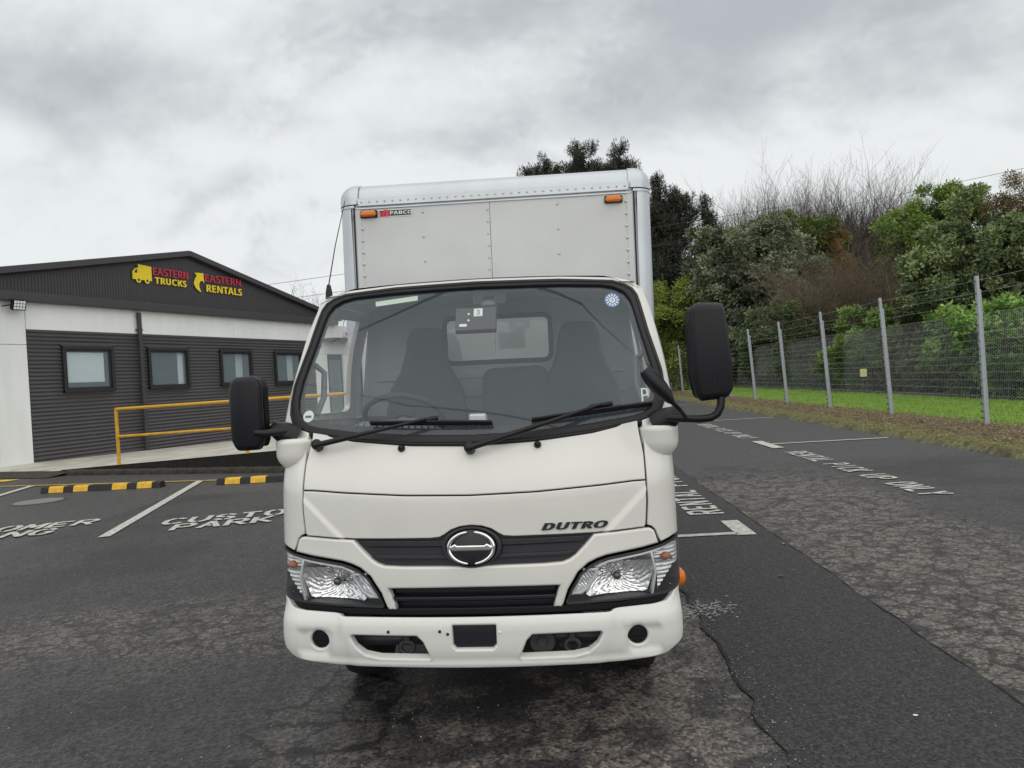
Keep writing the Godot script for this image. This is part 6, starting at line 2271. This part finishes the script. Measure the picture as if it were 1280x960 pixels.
func cargo_box() -> void:
	var t := truck
	var zf := -1.70
	var zr := -4.95
	var hw := 0.985
	var before := t.get_child_count()
	var y0 := 0.92
	var y1 := 2.838
	var r := 0.10
	var F := func(x: float, y: float): return Vector3(x, y, zf)
	# front in two sheets with a joint
	for q in [[-hw + r, -0.0165], [-0.0145, hw - r]]:
		var mb := MB.new()
		mb.sheet(F, P2([q[0], y0, q[1], y0, q[1], 2.735, q[0], 2.735]), [], 0.14, 0.003, 0.02)
		part("front_panel", mb, M.box_panel, t)
	var arc := func(k: int, n: int) -> Vector2: return Vector2(sin(PI / 2 * k / n), cos(PI / 2 * k / n))
	for s in [1.0, -1.0]:
		# corner post
		var mb := MB.new()
		mb.grid(func(i: int, j: int):
			var d: Vector2 = arc.call(maxi(i - 1, 0), 10)
			var p := Vector3(s * (hw - r + 0.004 + r * d.x), y0 + (2.72 - y0) * j / 2.0, zf - r + 0.006 + r * d.y)
			return p if i > 0 else p - Vector3(0, 0, 0.02), 11, 2, Vector3(s, 0, 1))
		part("corner_post", mb, M.box_alloy, t)
		# side wall, its top rail
		mb = MB.new()
		mb.sheet(func(a: float, b: float): return Vector3(s * hw, b, a * -s), P2([s * 1.80, y0, s * 4.9, y0, s * 4.9, 2.74, s * 1.80, 2.74]), [], 0.3, 0.003, 0.02)
		part("side_wall", mb, M.box_panel, t)
		mb = MB.new()
		mb.grid(func(i: int, j: int):
			var d: Vector2 = arc.call(i, 8)
			return Vector3(s * (hw - r + r * d.x), y1 - r + r * d.y, zf - r - 3.15 * j), 8, 1, Vector3(s, 1, 0))
		part("side_top_rail", mb, M.box_alloy, t)
		# rounded corner casting
		mb = MB.new()
		mb.grid(func(i: int, j: int):
			var d: Vector2 = arc.call(i, 10)
			var e: Vector2 = arc.call(j, 8)
			var k := e.x if j < 9 else 1.0
			var y := y1 - r + 0.006 + r * e.y
			if j == 9:
				y -= 0.045
			return Vector3(s * (hw - r - 0.004 + (r + 0.012) * d.x * k), y, zf - r + 0.004 + (r + 0.010) * d.y * k), 10, 9, Vector3(s, 1, 1))
		mb.grid(func(i: int, j: int):
			var e: Vector2 = arc.call(mini(i, 8), 8)
			var y := y1 - r + 0.006 + r * e.y - (0.045 if i == 9 else 0.0)
			return Vector3(s * (hw - r - 0.004 - 0.028 * j), y, zf - r + 0.004 + (r + 0.010) * e.x), 9, 1, Vector3(0, 1, 1))
		part("corner_casting", mb, M.box_alloy, t)
		mb = MB.new()
		mb.grid(func(i: int, j: int):
			var d: Vector2 = arc.call(maxi(i - 1, 0), 10)
			var p := Vector3(s * (hw - r - 0.004 + (r + 0.013) * d.x), y1 - r - 0.036 - 0.007 * j, zf - r + 0.004 + (r + 0.0115) * d.y)
			return p if i > 0 else p - Vector3(s * 0.03, 0, 0), 11, 1, Vector3(s, 0, 1))
		part("casting_joint", mb, M.gasket, t)
		mb = MB.new()
		mb.bx(Vector3(s * (hw - r - 0.002), (y0 + 2.68) / 2, zf + 0.0015), Vector3(0.009, 2.68 - y0, 0.008), 0.002)
		part("post_joint", mb, M.gasket, t)
		mb = MB.new()
		mb.bx(Vector3(s * (hw - r - 0.030), (y0 + 2.735) / 2, zf + 0.001), Vector3(0.036, 2.735 - y0, 0.006), 0.002)
		part("edge_strip", mb, M.box_panel, t)
	var tr := MB.new()
	tr.grid(func(i: int, j: int):
		var e: Vector2 = arc.call(i, 10)
		return Vector3((-1.0 + 2.0 * j) * (hw - r - 0.030), y1 - r + r * e.y, zf - r + 0.003 + r * e.x), 10, 1, Vector3(0, 1, 1))
	part("front_top_rail", tr, M.box_alloy, t)
	var st := MB.new()
	st.bx(Vector3(0, 2.713, zf + 0.006), Vector3(2 * (hw - r) - 0.03, 0.052, 0.016), 0.004)
	part("rivet_strip", st, M.box_alloy, t)
	st = MB.new()
	st.bx(Vector3(0, 2.674, zf + 0.003), Vector3(2 * (hw - r) - 0.03, 0.012, 0.012), 0.003)
	part("drip_strip", st, M.box_alloy, t)
	# rivets
	var rv := MB.new()
	var dome := func(x: float, y: float, rr: float) -> void:
		rv.lathe([Vector2(0, rr * 0.55), Vector2(rr * 0.6, rr * 0.42), Vector2(rr, 0.0)], 8, xf(Vector3(x, y, zf + 0.001), Vector3(0, 0, 1)), true)
	for k in 34:
		var x := -0.83 + 1.66 * k / 33.0
		rv.lathe([Vector2(0, 0.004), Vector2(0.005, 0.003), Vector2(0.008, 0.0)], 8, xf(Vector3(x, 2.713, zf + 0.014), Vector3(0, 0, 1)), true)
	for k in 20:
		var y := 2.62 - 0.075 * k
		for x in [-0.835, 0.835]:
			rv.lathe([Vector2(0, 0.004), Vector2(0.006, 0.003), Vector2(0.010, 0.0)], 8, xf(Vector3(x, y, zf + 0.004), Vector3(0, 0, 1)), true)
		dome.call(-0.030, y, 0.008)
	for k in 10:
		for x in [-0.44, 0.41]:
			dome.call(x, 2.63 - 0.155 * k, 0.009)
	stuff(part("rivets", rv, M.rivet, t))
	var rb := MB.new()
	rb.quad(Vector3(-hw + r, y1, zf - r), Vector3(hw - r, y1, zf - r), Vector3(hw - r, y1, zr), Vector3(-hw + r, y1, zr), Vector3.UP)
	part("box_roof", rb, M.box_panel, t)
	rb = MB.new()
	rb.bx(Vector3(0, (y0 + y1) / 2, zr + 0.02), Vector3(2 * hw - 0.02, y1 - y0 - 0.02, 0.04), 0.01)
	part("rear_doors", rb, M.box_panel, t)
	rb = MB.new()
	rb.bx(Vector3(0, y0 - 0.05, (zf + zr) / 2), Vector3(2 * hw - 0.04, 0.10, zf - zr), 0.01)
	part("box_floor", rb, M.steel, t)
	# marker lamps and the maker's plate
	for x in [-0.787, 0.758]:
		var ml := Node3D.new()
		ml.name = "marker_lamp"
		t.add_child(ml, true)
		ml.position = Vector3(x, 2.635, zf)
		var b := MB.new()
		b.bx(Vector3(0, 0, 0.008), Vector3(0.112, 0.046, 0.016), 0.006)
		part("lamp_base", b, M.black_trim, ml)
		b = MB.new()
		b.bx(Vector3(0, 0, 0.026), Vector3(0.104, 0.038, 0.034), 0.014)
		part("amber_lens", b, M.amber, ml)
	var sp := MB.new()
	sp.sheet(F, P2([-0.722, 2.613, -0.512, 2.613, -0.512, 2.659, -0.722, 2.659]), [], 0.1, 0.0, 0.0, 0.003)
	var pl: Node3D = part("maker_plate", sp, M.sticker_white, t)
	tag(pl, "small red and dark plate with white letters", "")
	sp = MB.new()
	sp.sheet(F, P2([-0.719, 2.618, -0.515, 2.618, -0.515, 2.654, -0.719, 2.654]), [], 0.1, 0.0, 0.0, 0.004)
	part("dark_field", sp, M.print_dark, pl)
	sp = MB.new()
	sp.sheet(F, P2([-0.719, 2.616, -0.655, 2.616, -0.660, 2.640, -0.664, 2.658, -0.690, 2.658, -0.700, 2.645, -0.719, 2.640]), [], 0.1, 0.0, 0.0, 0.005)
	part("red_mark", sp, M.sign_red, pl)
	sp = MB.new()
	for q in [[-0.708, 2.618], [-0.690, 2.620]]:
		sp.sheet(F, P2([q[0], q[1], q[0] + 0.007, q[1], q[0] + 0.014, q[1] + 0.026, q[0] + 0.007, q[1] + 0.026]), [], 0.1, 0.0, 0.0, 0.006)
	part("dark_stripe", sp, M.print_dark, pl)
	sp = MB.new()
	sp.lettering("PABCO", 0.020, 0.001, true, func(p): return Vector3(-0.655 + p.x * 1.62, 2.626 + p.y, zf + 0.0065 + p.z))
	part("white_letters", sp, M.sticker_white, pl)
	for k in range(before, t.get_child_count()):
		t.get_child(k).position.x -= 0.018
	# aerial at the corner of the cab roof
	var ae := Node3D.new()
	ae.name = "aerial"
	t.add_child(ae, true)
	var am := MB.new()
	am.lathe([Vector2(0, 0.04), Vector2(0.010, 0.035), Vector2(0.017, 0.0), Vector2(0.020, -0.05)], 12, xf(Vector3(-0.775, 2.035, -0.72), Vector3(0, 1, 0)), true)
	part("aerial_base", am, M.black_trim, ae)
	am = MB.new()
	am.tube([Vector3(-0.775, 2.07, -0.72), Vector3(-0.735, 2.27, -0.73), Vector3(-0.68, 2.50, -0.75)], [0.0035, 0.0028, 0.002], 5)
	part("aerial_whip", am, M.steel, ae)


func wheel(at: Vector3, side: float, width: float) -> Node3D:
	var w := Node3D.new()
	w.name = "wheel"
	truck.add_child(w, true)
	w.transform = Transform3D(Basis(Vector3(0, 0, 1), -PI / 2 * side), at)
	var h := width / 2
	var mb := MB.new()
	mb.lathe([Vector2(0.20, -h * 0.8), Vector2(0.25, -h), Vector2(0.31, -h * 0.98), Vector2(0.338, -h * 0.8), Vector2(0.345, -h * 0.5), Vector2(0.345, h * 0.5), Vector2(0.338, h * 0.8), Vector2(0.31, h * 0.98), Vector2(0.25, h), Vector2(0.20, h * 0.8)], 40, Transform3D(), true)
	for g in [-0.5, 0.0, 0.5]:
		pass
	part("tyre", mb, M.tyre, w)
	mb = MB.new()
	mb.lathe([Vector2(0.205, h * 0.75), Vector2(0.19, h * 0.6), Vector2(0.15, h * 0.2), Vector2(0.09, h * 0.5), Vector2(0.0, h * 0.5)], 32, Transform3D())
	part("rim", mb, M.rim_steel, w)
	mb = MB.new()
	mb.lathe([Vector2(0.0, h * 0.95), Vector2(0.045, h * 0.9), Vector2(0.06, h * 0.45)], 20, Transform3D())
	part("hub", mb, M.steel, w)
	return w


func chassis() -> void:
	var t := truck
	for s in [1.0, -1.0]:
		wheel(Vector3(s * 0.715, 0.345 + s * 0.0118, -1.02), s, 0.195)
		wheel(Vector3(s * 0.80, 0.345 + s * 0.0132, -3.55), s, 0.185)
		wheel(Vector3(s * 0.59, 0.345 + s * 0.0097, -3.55), s, 0.185)
		var rail := MB.new()
		rail.bx(Vector3(s * 0.36, 0.68, -2.55), Vector3(0.06, 0.18, 4.6), 0.008)
		part("chassis_rail", rail, M.steel, t)
		var arch := MB.new()
		arch.grid(func(i: int, j: int):
			var a := PI * i / 16.0
			return Vector3(s * (0.60 + 0.245 * j), 0.36 + 0.42 * sin(a), -1.02 + 0.42 * cos(a)), 16, 1, Vector3(0, -1, 0))
		part("wheel_arch", arch, M.deep, t)
	for z in [-1.02, -3.55]:
		var ax := MB.new()
		ax.tube([Vector3(-0.62, 0.345, z), Vector3(0.62, 0.345, z)], 0.05, 10)
		ax.lathe([Vector2(0.0, 0.14), Vector2(0.09, 0.11), Vector2(0.13, 0.0), Vector2(0.09, -0.11), Vector2(0, -0.14)], 16, xf(Vector3(0, 0.345, z), Vector3(0, 0, 1)), true)
		part("axle", ax, M.steel, t)
	var eng := MB.new()
	eng.bx(Vector3(0, 0.60, -1.0), Vector3(0.55, 0.42, 1.1), 0.06)
	part("engine", eng, M.deep, t)
	var ra := MB.new()
	ra.bx(Vector3(0, 0.66, -0.30), Vector3(0.9, 0.5, 0.08), 0.02)
	part("radiator", ra, M.deep, t)
	# round amber repeater on the side at the right
	var am := MB.new()
	am.lathe([Vector2(0.0, 0.046), Vector2(0.022, 0.042), Vector2(0.040, 0.027), Vector2(0.049, 0.0), Vector2(0.049, -0.03)], 20, Transform3D(xf(Vector3(0.885, 0.60, -0.50), Vector3(1, 0.05, 0.15)).basis, Vector3(0.885, 0.60, -0.50)), true)
	part("side_repeater", am, M.amber, t)


# ------------------------------------------------------------------ small things

func small_things() -> void:
	var mh := thing("manhole_cover", "round ribbed grey manhole cover in the left parking bay", "manhole cover", Vector3(-8.36, 0.0, -12.22))
	var fr := MB.new()
	fr.lathe([Vector2(0.36, 0.012), Vector2(0.42, 0.012), Vector2(0.43, 0.002)], 40, Transform3D())
	part("rim", fr, M.steel, mh)
	var cv := MB.new()
	cv.lathe([Vector2(0.0, 0.010), Vector2(0.355, 0.010), Vector2(0.36, 0.002)], 40, Transform3D())
	part("lid", cv, mat(0.26, 0.255, 0.25, 0.6, 0.2), mh)
	var st := MB.new()
	for i in range(-7, 8):
		for j in range(-7, 8):
			if Vector2(i, j).length() < 7.2:
				st.bx(Vector3(i * 0.045, 0.0125, j * 0.045), Vector3(0.024, 0.007, 0.024), 0.003)
	stuff(part("studs", st, mat(0.30, 0.295, 0.29, 0.5, 0.3), mh))
	# tail of a parked car that just enters the frame at the left edge
	var car := thing("parked_car", "dark parked car by the white wall, its bumper just in frame", "car", Vector3(-15.6, 0.0, -16.9), 0.33)
	var body := MB.new()
	var S := func(x: float, y: float): return Vector3(x, y, 0.80)
	var shell := MB.rounded(P2([-2.1, 0.28, 2.05, 0.28, 2.12, 0.50, 2.10, 0.86, 1.75, 0.94, 1.10, 1.38, -0.55, 1.42, -1.25, 0.98, -2.05, 0.86, -2.15, 0.50]), 0.10)
	body.sheet(S, shell, [], 0.2, 0.09, 1.6)
	body.sheet(func(x: float, y: float): return Vector3(-x, y, -0.80), flipped(shell, -1.0), [], 0.2, 0.09, 0.1)
	var paint := mat(0.02, 0.02, 0.023, 0.2)
	paint.clearcoat_enabled = true
	part("body", body, paint, car)
	for s in [1.0, -1.0]:
		for x in [-1.3, 1.3]:
			var w := MB.new()
			w.lathe([Vector2(0.18, -0.09), Vector2(0.29, -0.10), Vector2(0.315, -0.07), Vector2(0.315, 0.07), Vector2(0.29, 0.10), Vector2(0.18, 0.09)], 28, Transform3D(Basis(Vector3.RIGHT, PI / 2), Vector3(x, 0.315, s * 0.74)), true)
			part("wheel", w, M.tyre, car)
		var wn := MB.new()
		wn.sheet(func(x: float, y: float): return Vector3(x * s, y, 0.895 * s if false else 0.80 * s), flipped(MB.rounded(P2([-0.95, 0.98, 1.35, 0.97, 1.0, 1.30, -0.5, 1.33]), 0.05), s), [], 0.3, 0.0, 0.0, 0.004)
		part("side_window", wn, M.window_glass, car)
	var tl := MB.new()
	tl.bx(Vector3(2.08, 0.72, 0.55), Vector3(0.08, 0.14, 0.3), 0.02)
	part("tail_lamp", tl, M.sign_red, car)
	# leaves and specks lying on the asphalt
	var lf := MB.new()
	lf.face4(Vector3(0, 0.004, -0.03), Vector3(0.016, 0.009, 0), Vector3(0, 0.005, 0.03), Vector3(-0.016, 0.013, 0), Vector3.UP)
	var lm := lf.done()
	for q in [[1.95, -6.6, "brown dead leaf on the strip of newer asphalt beside the truck"], [1.62, -5.6, "smaller pale dead leaf on the newer asphalt near the bumper"]]:
		var o: Node3D = part("fallen_leaf", lm, mat(0.34, 0.17, 0.07, 0.8), null, Vector3(q[0], 0.012, q[1]))
		o.rotation.y = q[1] * 2.0
		tag(o, q[2], "leaf", "single leaves on the asphalt")
	var sp := MB.new()
	sp.prism(ellipse(0, 0, 0.011, 0.009, 10), 0.0, Transform3D(Basis(Vector3.RIGHT, -PI / 2), Vector3.ZERO), false)
	var o2: Node3D = part("white_speck", sp, M.sticker_white, null, Vector3(1.50, 0.0125, -3.34))
	tag(o2, "white dropping on the newer asphalt near the bottom of the frame", "speck")
